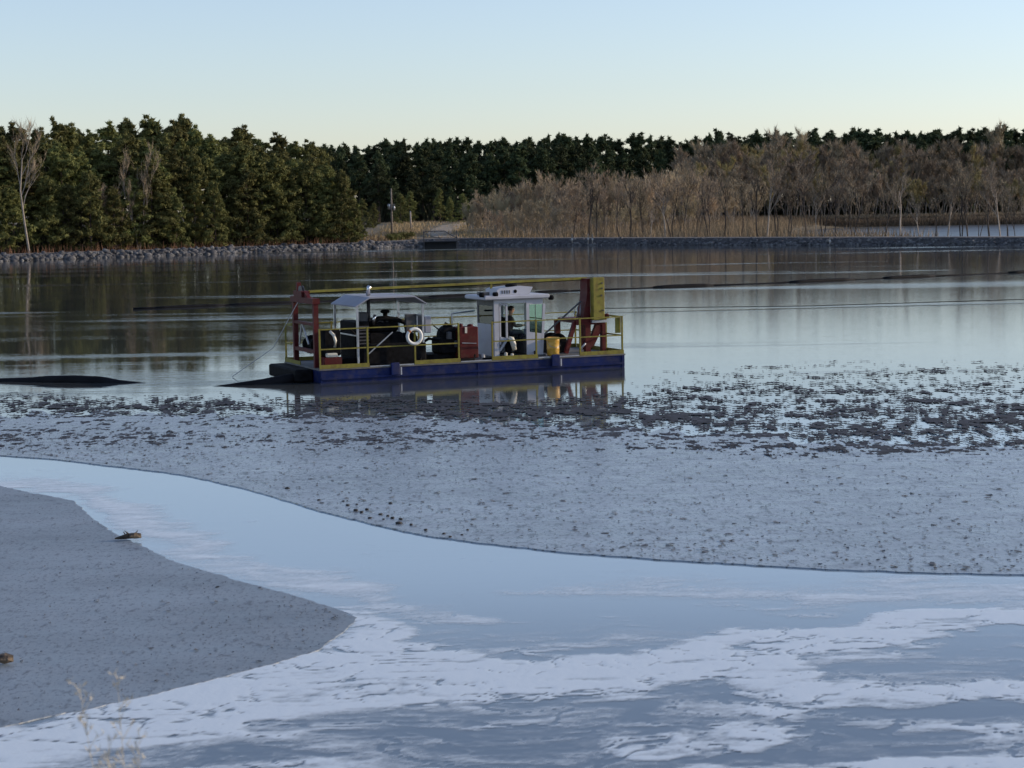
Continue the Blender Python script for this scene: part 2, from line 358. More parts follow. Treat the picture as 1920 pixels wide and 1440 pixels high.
edge = [(-160, 848), (0, 855), (100, 862), (250, 880), (350, 893), (450, 915), (520, 935), (600, 960), (700, 985), (780, 1003), (900, 1020), (1050, 1037), (1250, 1052), (1500, 1067), (1700, 1075), (1920, 1080), (2080, 1084)]
backe = [(2080, 838), (1900, 836), (1700, 832), (1500, 826), (1300, 812), (1100, 800), (900, 790), (700, 780), (500, 780), (300, 776), (100, 778), (-160, 785)]
_r = random.Random(4)
bk_ = []
for (x0_, y0_), (x1_, y1_) in zip(backe[:-1], backe[1:]):
    for k in range(14):
        t = k / 14; bk_.append((x0_ + (x1_ - x0_) * t + _r.uniform(-3, 3), y0_ + (y1_ - y0_) * t + _r.uniform(-4, 4) + 6 * math.sin(x0_ * .03 + k * 1.1)))
backe = bk_
flat('silt_flat', poly_from_px(edge + backe, jit=.03, step=.07, seed=3, big=.0), .018, M['silt_far'])
lobe = [(-160, 892), (0, 912), (60, 925), (140, 940), (165, 965), (215, 1000), (260, 1022), (330, 1055), (450, 1090), (560, 1120), (640, 1145), (672, 1160), (655, 1178), (600, 1220), (480, 1255), (350, 1290), (200, 1325), (0, 1365), (-160, 1395)]
flat('silt_flat', poly_from_px(lobe, jit=.035, seed=8, step=.05), .012, M['silt_near'])

# ------------------------------------------------------------------ foam / frost film on the near water
def foam_density(PX, PY, X_, Y_):
    wx = fbm(X_ * .8, Y_ * .8, 21, 4) - .5; wy = fbm(X_ * .8 + 50, Y_ * .8, 22, 4) - .5
    qx = PX + wx * 170; qy = PY + wy * 60
    def band(pts, hw, amp, soft=.5):
        xs = np.array([p[0] for p in pts]); ys = np.array([p[1] for p in pts]); hws = np.interp(qx, xs, hw if isinstance(hw, (list, tuple)) else [hw] * len(xs))
        yc = np.interp(qx, xs, ys); d = np.abs(qy - yc) / hws
        e = sstep(xs[0] - 60, xs[0] + 60, qx) * sstep(xs[-1] + 60, xs[-1] - 60, qx)
        return amp * (1 - sstep(1 - soft, 1 + soft, d)) * e
    def blob(cx, cy, rx, ry, amp): return amp * np.exp(-(((qx - cx) / rx) ** 2 + ((qy - cy) / ry) ** 2) ** 2)
    D = np.zeros_like(PX)
    # main tongue, sweeping from the lower left up to the right-hand edge
    D = np.maximum(D, band([(-200, 1440), (0, 1405), (300, 1345), (600, 1285), (760, 1275), (1000, 1280), (1200, 1255), (1400, 1225), (1600, 1180), (1920, 1155), (2100, 1150)], [60, 55, 62, 75, 65, 48, 45, 42, 26, 18, 18], 1.0, .35))
    D = np.maximum(D, blob(690, 1200, 90, 60, .95))
    film = band([(-200, 890), (120, 915), (210, 960), (330, 1010), (480, 1062), (620, 1108), (760, 1145), (950, 1160)], [10, 22, 42, 40, 34, 30, 30, 12], .62, .95)
    film = np.maximum(film, band([(900, 1100), (1200, 1108), (1500, 1115), (1950, 1105), (2100, 1100)], [16, 26, 32, 34, 34], .56, .95))
    film = np.maximum(film, .36 * sstep(1120, 1200, PY))
    D = np.maximum(D, blob(1480, 1270, 110, 60, 1.0))
    D = np.maximum(D, band([(1400, 1310), (1600, 1300), (1800, 1295), (2100, 1310)], [40, 32, 24, 20], .95, .4))
    D = np.maximum(D, band([(1080, 1400), (1250, 1395), (1440, 1375), (1560, 1350)], [22, 38, 30, 10], .9, .4))
    D = np.maximum(D, band([(300, 1440), (700, 1400), (900, 1375), (1100, 1350)], [20, 10, 9, 12], .62, .8))
    D = np.maximum(D, band([(1300, 1450), (1500, 1435), (1800, 1435), (2100, 1420)], 16, .9, .4))
    D = np.maximum(D, band([(1560, 1222), (1750, 1215), (2100, 1205)], 7, .62, .8))
    D = np.maximum(D, band([(1780, 1375), (1900, 1368), (2100, 1360)], 9, .8, .6))
    D = np.maximum(D, .49 * sstep(1150, 1230, PY))
    D = D - blob(1780, 1235, 170, 30, .15) - blob(1620, 1400, 160, 20, .55) - blob(1850, 1335, 160, 11, .55) - blob(850, 1385, 220, 40, .12)
    st = fbm(X_ * 1.0 + wx * 2.2, Y_ * 3.4 + wy * 2.2, 31, 7, .66) - .5
    fine = fbm(X_ * 7, Y_ * 11, 41, 3) - .5
    swirl = np.abs(fbm(X_ * .9 + wx * 3, Y_ * 2.2 + wy * 3, 57, 4) - .5)
    vein = .42 * (1 - sstep(0.0, .03, swirl)) * sstep(1080, 1200, PY)
    D = .88 * D; st2 = fbm(X_ * 2.6 + wx * 4, Y_ * 7.5 + wy * 4, 63, 5, .7) - .5
    calm = (1 - np.clip((D - .2) / .3, 0, 1)) * np.clip(film * 3, 0, 1)
    return np.maximum(D, film) + (1 - .55 * calm) * (st * 1.25 + st2 * .62 + fine * .22) - vein
fx = np.arange(-10.5, 10.6, .03); fy = np.concatenate([np.arange(15.2, 24, .05), np.arange(24, 38, .09)])
FX, FY = np.meshgrid(fx, fy); PXg, PYg = proj(FX, FY, np.zeros_like(FX))
DEN = foam_density(PXg, PYg, FX, FY)
onflat = np.zeros(FX.shape, bool)
ex_, ey_ = [p[0] for p in edge], [p[1] for p in edge]
onflat |= PYg < np.interp(PXg, ex_, ey_) + 3
lu = [(-160, 892), (0, 912), (60, 925), (140, 940), (165, 965), (215, 1000), (260, 1022), (330, 1055), (450, 1090), (560, 1120), (640, 1145), (672, 1160)]
ll = [(-160, 1395), (0, 1365), (200, 1325), (350, 1290), (480, 1255), (600, 1220), (655, 1178), (672, 1160)]
onflat |= (PYg > np.interp(PXg, *zip(*lu)) + 1) & (PYg < np.interp(PXg, *zip(*ll)) - 7) & (PXg < 660)
DEN = np.where(onflat, 0, DEN)
ok = (DEN > .27)
n1, n2 = FX.shape
cell = ok[:-1, :-1] | ok[1:, :-1] | ok[:-1, 1:] | ok[1:, 1:]
cell &= ~(onflat[:-1, :-1] & onflat[1:, :-1] & onflat[:-1, 1:] & onflat[1:, 1:])
vis = (PXg > -60) & (PXg < 1980); cell &= vis[:-1, :-1] | vis[1:, 1:]
ci, cj = np.nonzero(cell); vid = np.arange(n1 * n2).reshape(n1, n2)
q = np.stack([vid[ci, cj], vid[ci, cj + 1], vid[ci + 1, cj + 1], vid[ci + 1, cj]], -1)
u_, inv = np.unique(q.ravel(), return_inverse=True); q = inv.reshape(-1, 4)
fz = .005 + .005 * sstep(.45, .9, DEN) * (1 + .8 * (fbm(FX * 9, FY * 9, 77, 3) - .5))
fv = np.stack([FX.ravel()[u_], FY.ravel()[u_], fz.ravel()[u_]], -1)
def foam_material():
    m = bpy.data.materials.new('pale_foam_film'); m.use_nodes = True; t = m.node_tree; N = t.nodes; L = t.links
    p = N['Principled BSDF']; p.inputs['Base Color'].default_value = (.80, .89, .94, 1); p.inputs['Roughness'].default_value = .42; p.inputs['IOR'].default_value = 1.45
    a = N.new('ShaderNodeAttribute'); a.attribute_name = 'foam_amount'
    g = N.new('ShaderNodeNewGeometry'); n = N.new('ShaderNodeTexNoise'); n.inputs['Scale'].default_value = 22; n.inputs['Detail'].default_value = 4; L.new(g.outputs['Position'], n.inputs['Vector'])
    s = N.new('ShaderNodeMath'); s.operation = 'MULTIPLY_ADD'; s.inputs[1].default_value = .14; L.new(n.outputs[0], s.inputs[0]); L.new(a.outputs['Fac'], s.inputs[2])
    r = N.new('ShaderNodeMapRange'); r.interpolation_type = 'SMOOTHSTEP'; r.inputs[1].default_value = .33; r.inputs[2].default_value = .88; r.inputs[4].default_value = .86; L.new(s.outputs[0], r.inputs[0])
    L.new(r.outputs[0], p.inputs['Alpha'])
    b = N.new('ShaderNodeBump'); b.inputs['Strength'].default_value = .12; b.inputs['Distance'].default_value = .02; L.new(n.outputs[0], b.inputs['Height']); L.new(b.outputs[0], p.inputs['Normal'])
    return m
M['foam'] = foam_material()
fo = mesh_obj('foam', fv, q, M['foam'], smooth=True)
at_ = fo.data.attributes.new('foam_amount', 'FLOAT', 'POINT'); at_.data.foreach_set('value', DEN.ravel()[u_].astype(np.float32))
tag(fo, 'pale swirling foam film drifting on the near water', 'foam', kind='stuff')

# ------------------------------------------------------------------ broken dark crust floating between the dredge and the silt
dx_ = np.arange(-18.5, 19, .035); dy_ = np.arange(37, 66, .11)
DX, DY = np.meshgrid(dx_, dy_); PXd, PYd = proj(DX, DY, np.zeros_like(DX))
# how broken the crust is, as a function of place: dense along the silt edge, loose flakes farther out on the right
yb = np.interp(PXd, [0, 500, 900, 1150, 1500, 1920], [752, 752, 752, 745, 745, 745])
near_edge = sstep(yb - 10, yb + 12, PYd)
yl = np.interp(PXd, [1100, 1200, 1400, 1650, 1920], [700, 690, 672, 664, 664])
loose = sstep(yl - 8, yl + 90, PYd) * sstep(1080, 1230, PXd)
fade = 1 - sstep(-5, 45, PYd - np.interp(PXd, [0, 500, 900, 1300, 1600, 1920], [772, 776, 780, 815, 830, 838]))
dens = (.42 * near_edge + .0) * fade; dens = np.maximum(dens, .21 * loose * (PYd < 806))
dens = np.maximum(dens, (.60 * np.exp(-((PYd - np.interp(PXd, [0, 500, 900, 1200, 1500, 1920], [764, 766, 762, 780, 808, 822])) / 16) ** 2)))
dens = np.maximum(dens, .26 * fade * sstep(yb, yb + 20, PYd)); dens = np.maximum(dens, .16 * (PYd > 770) * (1 - sstep(815, 870, PYd)))
nz = fbm(DX * 4.6, DY * 3.4, 5, 3, .85) * .70 + fbm(DX * .8, DY * 2.2, 25, 3) * .22 + fbm(DX * .22, DY * .8, 15, 3) * .24
th_ = np.clip(1 - dens, 0, 1)
q1 = np.quantile(nz, np.linspace(0, 1, 201)); rank = np.interp(nz, q1, np.linspace(0, 1, 201))
keep = (rank > th_) & (dens > .02)
# leave the dredge hull clear
keep &= ~((PYd < 735) & (PXd > 500) & (PXd < 1180))
kc = keep[:-1, :-1]; ci, cj = np.nonzero(kc); n1, n2 = DX.shape
vid = np.arange(n1 * n2).reshape(n1, n2)
q = np.stack([vid[ci, cj], vid[ci, cj + 1], vid[ci + 1, cj + 1], vid[ci + 1, cj]], -1)
u_, inv = np.unique(q.ravel(), return_inverse=True); q = inv.reshape(-1, 4)
dz = .021 + .022 * RNG.random(DX.size) * sstep(.4, 1, vnoise(DX.ravel() * 2, DY.ravel() * 1.5, 88))
dv = np.stack([DX.ravel()[u_] + RNG.uniform(-.017, .017, len(u_)), DY.ravel()[u_] + RNG.uniform(-.06, .06, len(u_)), dz[u_]], -1)
M['crust'] = mat('dark_floating_crust', (.032, .034, .042), .8, var=.85, vscale=3.2, spec=.3)
tag(mesh_obj('floating_crust', dv, q, M['crust']), 'dark broken crust floating on the water in front of the dredge', 'debris', kind='stuff')

# dark flecks lying on the silt: leaf and reed scraps nobody could count
rf_ = np.random.default_rng(66); FV, FF = [], []
def fleck(x, y, l, w_, z):
    a = rf_.normal() * .7; n = 6; t = np.linspace(0, 2 * np.pi, n, endpoint=False) + rf_.random() ; r_ = rf_.uniform(.5, 1.1, n)
    ux, uy = np.cos(t) * r_ * l, np.sin(t) * r_ * w_; b0 = len(FV) * 6
    FV.append(np.c_[x + ux * math.cos(a) - uy * math.sin(a), y + ux * math.sin(a) + uy * math.cos(a), z + rf_.uniform(0, .02, n)]); FF.append(tuple(range(b0, b0 + 6)))
for k in range(2600):
    px_ = rf_.uniform(-40, 1960); lo = np.interp(px_, ex_, ey_) - 3; hi = 815
    py_ = lo - (lo - hi) * rf_.random() ** (1.5 if px_ > 1100 else 1.0)
    if rf_.random() < .35: py_ = 812 + abs(rf_.normal()) * 28
    if py_ > lo: continue
    p_ = at(px_, py_); s_ = rf_.choice([.012, .018, .026, .045], p=[.4, .35, .19, .06]); fleck(p_[0], p_[1], s_ * 1.7, s_ * 1.4, .020)
for k in range(260):
    px_ = rf_.uniform(-30, 640); y1_ = np.interp(px_, *zip(*lu)) + 5; y2_ = np.interp(px_, *zip(*ll)) - 8
    if y2_ - y1_ < 12: continue
    py_ = y1_ + (y2_ - y1_) * rf_.random() ** 1.3; p_ = at(px_, py_); s_ = rf_.choice([.006, .010, .016, .026], p=[.45, .33, .18, .04]); fleck(p_[0], p_[1], s_ * 1.3, s_ * 1.8, .016)
M['fleck'] = mat('dark_scraps', (.12, .13, .145), .8, var=.7, vscale=4)
tag(mesh_obj('silt_scraps', np.concatenate(FV), FF, M['fleck']), 'dark scraps strewn over the wet silt', 'debris', kind='stuff')

# dark mud clods on the edge of the far silt flat
M['clod'] = mat('dark_mud', (.03, .027, .025), .75, var=.5, vscale=20)
clods = [(539, 916, 9), (598, 938, 7), (644, 940, 6), (652, 948, 8), (669, 946, 6), (667, 958, 11), (678, 961, 9), (688, 956, 9), (694, 972, 8), (713, 965, 9), (727, 968, 8), (736, 972, 10), (751, 974, 9), (748, 982, 12), (719, 974, 6), (771, 984, 8), (732, 944, 7), (798, 994, 8), (832, 1001, 7), (844, 1007, 7), (866, 1003, 6), (877, 994, 6)]
for i, (px, py, wd) in enumerate(clods):
    P = at(px, py, .02); s = wd / 2 * P[1] / F
    v = ICO_V * RNG.uniform(.7, 1.15, (12, 1)) * np.array([s * 1.25, s * 1.1, s * .55])
    o = mesh_obj('mud_clod', v, ICO_F, M['clod']); o.location = P + np.array([0, 0, s * .25]); o.rotation_euler = (0, 0, random.uniform(0, 6))
    tag(o, 'small dark mud clod near the curved edge of the far silt flat', 'mud clod', 'dark mud clods along the silt edge')

# driftwood lumps
M['drift'] = mat('wet_driftwood', (.07, .05, .035), .8, var=.6, vscale=9, bump=.6, bscale=20, dirt=(.33, .24, .14), dscale=7, damt=.8)
def drift(px, py, wpx, label, seed):
    random.seed(seed); P = at(px, py, .02); s = wpx * P[1] / F
    r = empty('driftwood', P); tag(r, label, 'driftwood')
    t = MB(); t.tube([(-.5 * s, 0, .02), (-.2 * s, .02, .04), (.1 * s, 0, .06), (.34 * s, .03, .045)], [.012, .035, .045, .02], 7); t.build('log', M['drift'], r, True)
    b = MB()
    for k in range(5):
        x = random.uniform(-.2, .3) * s; b.tube([(x, 0, .05), (x + random.uniform(-.12, .12), random.uniform(-.05, .05), random.uniform(.08, .16))], [.016, .006], 5)
    b.build('branch_stub', M['drift'], r)
    c = MB(); v = ICO_V * RNG.uniform(.7, 1.2, (12, 1)) * np.array([.1, .08, .06]) + np.array([.22 * s, 0, .06]); c.add(v, [tuple(f) for f in ICO_F]); c.build('root_knot', M['drift'], r)
drift(242, 1012, 54, 'small snag of brown driftwood on the tip of the near silt flat edge', 3)
drift(3, 1245, 30, 'dark clump of driftwood at the left picture edge on the near silt', 4)
random.seed(11)
# ------------------------------------------------------------------ pipelines and cable on the water
M['pipe'] = mat('black_pipe', (.010, .010, .012), .7, var=.4, vscale=2, spec=.12)
pp = [at(*p) for p in [(250, 580), (545, 568), (900, 553), (1225, 540), (1480, 530), (1920, 511), (2300, 494)]]
pr = empty('floating_pipeline', pp[0]); tag(pr, 'long black floating pipeline crossing the pond behind the dredge', 'pipeline')
o0 = Vector(pp[0]); PPt = [Vector(p) - o0 for p in pp]
def along(px):
    xs = [250, 545, 900, 1225, 1480, 1920, 2300]; k = max(i for i in range(len(xs) - 1) if xs[i] <= px); f = (px - xs[k]) / (xs[k + 1] - xs[k]); return PPt[k].lerp(PPt[k + 1], f)
b = MB(); pts = []
for px in range(250, 2300, 25):
    p = along(px); pts.append(p + Vector((0, 0, .02 + .02 * math.sin(px * .03))))
b.tube(pts, .055, 8); b.build('pipe', M['pipe'], pr, True)
for a, c in [(285, 420), (425, 560), (640, 780), (800, 900), (1000, 1068), (1225, 1335), (1480, 1595), (1648, 1745), (1888, 2010)]:
    b = MB(); q = [along(a + (c - a) * i / 6) + Vector((0, 0, .03)) for i in range(7)]
    k_ = .75 if a > 1000 else .5; b.tube(q, [.10 * k_, .16 * k_, .18 * k_, .18 * k_, .18 * k_, .16 * k_, .10 * k_], 10); b.build('float', M['pipe'], pr, True)
cb = MB(); c0, c1, c2 = at(1120, 583), at(1520, 576), at(2050, 562)
cb.tube([Vector(c0) + Vector((0, 0, .12)), Vector(c1) + Vector((0, 0, .06)), Vector(c2) + Vector((0, 0, .12))], .018, 5)
tag(cb.build('anchor_cable', M['pipe']), 'thin anchor cable stretched across the water right of the dredge', 'cable')
b = MB(); q = []
for px, py, z in [(-120, 714, -.05), (0, 715, -.06), (60, 715.5, -.02), (90, 716, .03), (140, 716.5, .05), (190, 717, .02), (225, 717.5, -.08), (262, 718, -.135), (300, 718.5, -.19), (350, 718.5, -.24)]:
    p = at(px, py); q.append((p[0], p[1], z))
tag(b.tube(q, .16, 10).build('discharge_pipe', M['pipe'], None, True), 'fat black pipe half sunk in the water at the left edge', 'pipe')

# ------------------------------------------------------------------ the dredge
A = at(600, 719.5); B = at(1171, 688); TH = math.atan2(B[1] - A[1], B[0] - A[0]); LEN = 9.78; WID = 3.4; DK = .40
D = empty('dredge', (A[0], A[1], 0), TH)
tag(D, 'blue pontoon dredge with yellow railings, white cab and open engine deck', 'dredge')
M['blue'] = mat('blue_hull_paint', (.003, .013, .085), .45, spec=.2, var=.25, vscale=1.5, dirt=(.10, .085, .07), dscale=3.5, damt=.45)
M['deck'] = mat('grey_deck_plate', (.12, .12, .12), .7, var=.4, vscale=3, dirt=(.2, .15, .09), dscale=2, damt=.5)
M['yel'] = mat('yellow_safety_paint', (.235, .21, .035), .6, spec=.3, var=.2, vscale=4, dirt=(.12, .06, .03), dscale=6, damt=.75)
M['red'] = mat('red_oxide_paint', (.085, .006, .007), .6, spec=.25, var=.25, vscale=3, dirt=(.09, .04, .025), dscale=5, damt=.75)
M['white'] = mat('white_cab_paint', (.46, .47, .52), .45, var=.08, vscale=2, dirt=(.36, .35, .33), dscale=3, damt=.45)
M['black'] = mat('oily_black_iron', (.009, .009, .010), .75, var=.6, vscale=7, spec=.08)
M['dgrey'] = mat('dark_grey_steel', (.06, .06, .065), .55, var=.4, vscale=5)
M['galv'] = mat('galvanised_steel', (.42, .43, .45), .4, .6, var=.2, vscale=4)
M['sheet'] = mat('grey_roof_sheet', (.30, .31, .36), .55, var=.15, vscale=3, dirt=(.22, .2, .18), dscale=3, damt=.4)
M['chrome'] = mat('bright_stainless', (.75, .75, .75), .25, 1.0, var=.15, vscale=6)
M['cream'] = mat('cream_plastic', (.70, .66, .55), .45, var=.1, vscale=4)
M['orange'] = mat('orange_yellow_plastic', (.72, .40, .05), .45, var=.25, vscale=5, dirt=(.8, .62, .3), dscale=5, damt=.6)
gl = bpy.data.materials.new('tinted_glass'); gl.use_nodes = True
_n = gl.node_tree; _p = _n.nodes['Principled BSDF']; _p.inputs['Base Color'].default_value = (.01, .03, .03, 1); _p.inputs['Roughness'].default_value = .03
_t = _n.nodes.new('ShaderNodeBsdfTransparent'); _t.inputs[0].default_value = (.55, .72, .72, 1); _x = _n.nodes.new('ShaderNodeMixShader'); _f = _n.nodes.new('ShaderNodeFresnel'); _f.inputs[0].default_value = 1.5
_g = _n.nodes.new('ShaderNodeBsdfGlossy'); _g.inputs['Roughness'].default_value = .02
_n.links.new(_f.outputs[0], _x.inputs[0]); _n.links.new(_t.outputs[0], _x.inputs[1]); _n.links.new(_g.outputs[0], _x.inputs[2]); _n.links.new(_x.outputs[0], _n.nodes['Material Output'].inputs[0])
M['glass'] = gl
gc = gl.copy(); gc.name = 'clear_glass'; M['clear'] = gc
for n_ in gc.node_tree.nodes:
    if n_.type == 'BSDF_TRANSPARENT': n_.inputs[0].default_value = (.92, .95, .95, 1)

def part(fn, name, mt, parent=D, smooth=False):
    b = MB(); fn(b); return b.build(name, M[mt], parent, smooth)
# hull: two chined pontoons with a shadow gap and end rakes
def pontoon(v0, v1):
    b = MB()
    prof = [(0.0, DK - .03), (0.0, .02), (.35, -.45), (LEN - .35, -.45), (LEN, .02), (LEN, DK - .03)]
    b.prism(prof, v0, v1); return b
hull = pontoon(0, 1.1).build('pontoon', M['blue'], D); pontoon(WID - 1.1, WID).build('pontoon', M['blue'], D)
part(lambda b: b.box(.25, LEN - .25, 1.1, WID - 1.1, -.3, DK - .05), 'centre_hull', 'blue')
part(lambda b: b.box(-.02, LEN + .02, -.025, WID + .025, DK - .03, DK + .012), 'deck', 'deck')
part(lambda b: b.box(.05, LEN - .05, -.05, -.003, .10, .15), 'rubbing_strake', 'blue')
part(lambda b: b.box(-.55, -.02, .55, WID - .1, .02, DK - .02, .04), 'stern_skid', 'black')
for u in (2.28, 7.42):
    br = part(lambda b: b.box(u - .13, u + .13, -.1, -.027, .14, DK + .1, .015), 'hull_bracket', 'blue')
    part(lambda b: b.box(u + .17, u + .21, -.06, -.028, .14, .36), 'draught_mark', 'white', br)
for u in (.02, 4.9, LEN - .1):
    part(lambda b: b.box(u, u + .06, -.018, -.002, .0, DK - .04), 'hull_seam', 'blue', hull)
# toe boards and railings
PN = [0.03, 1.48, 2.94, 4.32, 5.40, 6.83, 8.29, 9.72]
for i in (0, 2, 4, 6):
    part(lambda b: b.box(PN[i] - .03, PN[i + 1] + .03, -.022, .006, DK + .014, DK + .13), 'toe_board', 'yel')
    part(lambda b: b.box(PN[i] - .03, PN[i + 1] + .03, WID - .006, WID + .022, DK + .014, DK + .13), 'toe_board', 'yel')
for i in (1, 3, 5):
    part(lambda b: b.box(PN[i] + .05, PN[i + 1] - .05, -.02, .0, DK + .013, DK + .04), 'deck_edge', 'galv')
part(lambda b: b.box(LEN - .03, LEN + .0, .05, WID - .05, DK + .014, DK + .13), 'toe_board', 'yel')
part(lambda b: b.box(0.0, .03, 1.9, WID - .05, DK + .014, DK + .12), 'toe_board', 'yel')
RT, RM = 1.57, 1.0
for v in (.03, WID - .03):
    for u in PN:
        part(lambda b: b.bar((u, v, DK + .012), (u, v, RT), .046), 'railing_post', 'yel')
    for i in range(7):
        if v < 1 and i == 3: continue
        for wz in (RT, RM):
            e = .028; part(lambda b: b.bar((PN[i] + e, v, wz - .025), (PN[i + 1] - e, v, wz - .025), .034), 'railing', 'yel')
for u in (PN[0], PN[-1]):
    if u > 5:
        for v in (1.15, 2.3): part(lambda b: b.bar((u, v, DK + .012), (u, v, RT), .05), 'railing_post', 'yel')
    for wz in (RT, RM):
        if u > 5: part(lambda b: b.bar((u, .06, wz - .025), (u, WID - .06, wz - .025), .042), 'railing', 'yel')
        else: part(lambda b: b.bar((u, 2.75, wz - .025), (u, WID - .06, wz - .025), .042), 'railing', 'yel')
# red stern gantry across the stern
sg = part(lambda b: (b.box(.04, .18, .54, .68, DK + .013, 2.26), b.box(.04, .18, 2.52, 2.66, DK + .013, 2.26), b.box(.0, .22, .50, 2.70, 2.26, 2.42),
                     b.box(.05, .17, .68, 2.52, 1.62, 1.70), b.box(.05, .17, .68, 2.52, .82, .92)), 'stern_gantry', 'red')
part(lambda b: (b.box(-.02, .24, 1.50, 2.30, 2.42, 2.60), b.box(.05, .17, 2.12, 2.26, 2.60, 2.84), b.prism([(1.1, 2.42), (1.5, 2.60), (1.5, 2.42)], .05, .16, 'x')), 'sheave_bracket', 'red', sg)
part(lambda b: b.lathe([(.05, -.05), (.17, -.05), (.17, -.03), (.12, -.02), (.12, .02), (.17, .03), (.17, .05), (.05, .05)], (.11, 1.9, 2.58), 18, 'x'), 'sheave', 'dgrey', sg)
part(lambda b: (b.bar((.1, 1.9, 1.66), (.1, 1.3, 1.05), .04), b.bar((.1, 1.9, 1.66), (.1, 2.2, 1.0), .04)), 'brace', 'galv', sg)
part(lambda b: b.box(.2, .75, .18, 1.15, DK + .013, .72, .02), 'winch_base', 'red')
part(lambda b: (b.lathe([(.1, -.42), (.28, -.42), (.28, -.37), (.17, -.36), (.17, .36), (.28, .37), (.28, .42), (.1, .42)], (.48, 1.85, .98), 22, 'y')), 'winch_drum', 'black')
part(lambda b: b.box(.30, .80, .42, 1.2, .74, 1.50, .03), 'hydraulic_box', 'black')
part(lambda b: b.box(.30, .62, .20, .36, .725, .84, .015), 'junction_box', 'cream')
part(lambda b: b.tube([(.45, .33, 1.46), (.52, .2, 1.36), (.55, .16, 1.2), (.54, .2, 1.02)], .045, 8), 'hose_loop', 'cream', smooth=True)
part(lambda b: b.tube([(.1, 1.9, 2.45), (-.6, 2.6, .9), (-1.6, 3.6, .02)], .013, 5), 'stern_rope', 'galv')
part(lambda b: b.tube([(-2.9, 1.0, -.17), (-2.2, .95, -.1), (-1.4, .9, -.02), (-.7, .9, .08), (.1, .95, .14)], [.17] * 5, 12), 'stern_pipe', 'pipe', smooth=True)
# yellow boom overhead
bm = part(lambda b: (b.bar((.25, 1.65, 2.58), (9.2, 1.45, 2.70), .09, .07)), 'overhead_boom', 'yel')
part(lambda b: b.bar((6.02, 1.52, 2.36), (6.02, 1.52, 2.62), .06), 'boom_strut', 'yel', bm)
part(lambda b: b.tube([(.25, 1.65, 2.53), (5, 1.55, 2.59), (9.2, 1.45, 2.65)], .012, 5), 'boom_cable', 'black', bm)
# engine and its canopy
cn = part(lambda b: (b.prism([(1.30, 2.12), (1.74, 2.36), (3.14, 2.36), (3.52, 2.14), (3.52, 2.17), (3.14, 2.40), (1.74, 2.40), (1.30, 2.15)], .5, 2.8)), 'canopy_roof', 'sheet')
for u, v in ((1.38, .6), (3.42, .6), (1.38, 2.7), (3.42, 2.7)):
    part(lambda b: b.bar((u, v, DK + .012), (u, v, 2.16), .06), 'canopy_post', 'galv', cn)
part(lambda b: b.bar((1.38, .63, 1.28), (1.38, 2.67, 1.28), .04), 'canopy_rail', 'galv', cn)
part(lambda b: b.bar((3.42, .63, 1.80), (3.42, 2.67, 1.80), .04), 'canopy_rail', 'galv', cn)
en = part(lambda b: (b.box(1.95, 3.05, 1.25, 2.05, .75, 1.30, .05), b.box(2.05, 2.95, 1.38, 1.92, 1.30, 1.62, .06), b.box(1.95, 3.1, 1.15, 2.15, DK + .013, .75, .03)), 'engine_block', 'black')
part(lambda b: b.box(1.42, 1.86, .95, 2.35, .52, 1.66, .03), 'radiator', 'black', en)
part(lambda b: [b.box(1.45 + .0, 1.85, .93, .949, .6 + .1 * k, .64 + .1 * k) for k in range(10)], 'radiator_louvre', 'dgrey', en)
part(lambda b: b.lathe([(.10, 0), (.10, .16), (.07, .18), (.07, .24), (.14, .27), (.15, .31), (.10, .36), (.02, .37)], (2.62, 1.65, 1.60), 18), 'air_filter', 'black', en, True)
part(lambda b: (b.tube([(2.0, 1.45, 1.5), (2.3, 1.35, 1.72), (2.55, 1.35, 1.72), (2.9, 1.4, 1.66), (3.2, 1.5, 1.55), (3.3, 1.5, 1.1)], .075, 8)), 'intake_hose', 'black', en, True)
part(lambda b: [b.lathe([(.045, 0), (.045, .14), (.02, .15)], (2.12 + .16 * k, 1.45, 1.6), 8) for k in range(6)], 'injector_row', 'dgrey', en)
part(lambda b: b.tube([(2.08, 1.6, 1.55), (2.08, 1.6, 1.85), (2.08, 1.6, 2.42)], .055, 10), 'exhaust_pipe', 'dgrey', en, True)
part(lambda b: b.tube([(2.08, 1.6, 2.42), (2.08, 1.6, 2.60), (2.13, 1.58, 2.68)], .065, 10), 'exhaust_tip', 'chrome', en, True)
part(lambda b: b.tube([(2.12, 1.35, 1.5), (2.14, 1.3, 1.72), (2.18, 1.3, 1.84)], .05, 8), 'exhaust_elbow', 'chrome', en, True)
part(lambda b: b.box(1.74, 2.0, 1.4, 1.8, 1.62, 1.92, .03), 'expansion_tank', 'dgrey', en)
part(lambda b: b.box(1.5, 3.5, .55, .85, DK + .013, 1.02, .04), 'fuel_tank', 'black')
part(lambda b: (b.lathe([(.02, -.3), (.26, -.3), (.30, -.2), (.30, .2), (.26, .3), (.02, .3)], (3.25, 1.65, .95), 18, 'x')), 'pump_housing', 'black')
part(lambda b: b.box(1.0, 1.5, .9, 1.6, DK + .013, .62, .03), 'battery_box', 'black')
part(lambda b: b.bar((1.62, .48, .72), (2.42, .48, 1.36), .03), 'handle_bar', 'galv')
pn = part(lambda b: b.box(3.08, 3.58, 1.1, 1.25, 1.28, 1.82, .01), 'control_panel', 'dgrey')
part(lambda b: b.box(3.64, 3.84, 1.0, 1.25, 1.25, 1.74, .015), 'control_box', 'sheet', pn)
part(lambda b: b.box(3.40, 3.44, 1.07, 1.098, 1.32, 1.80), 'panel_strip', 'galv', pn)
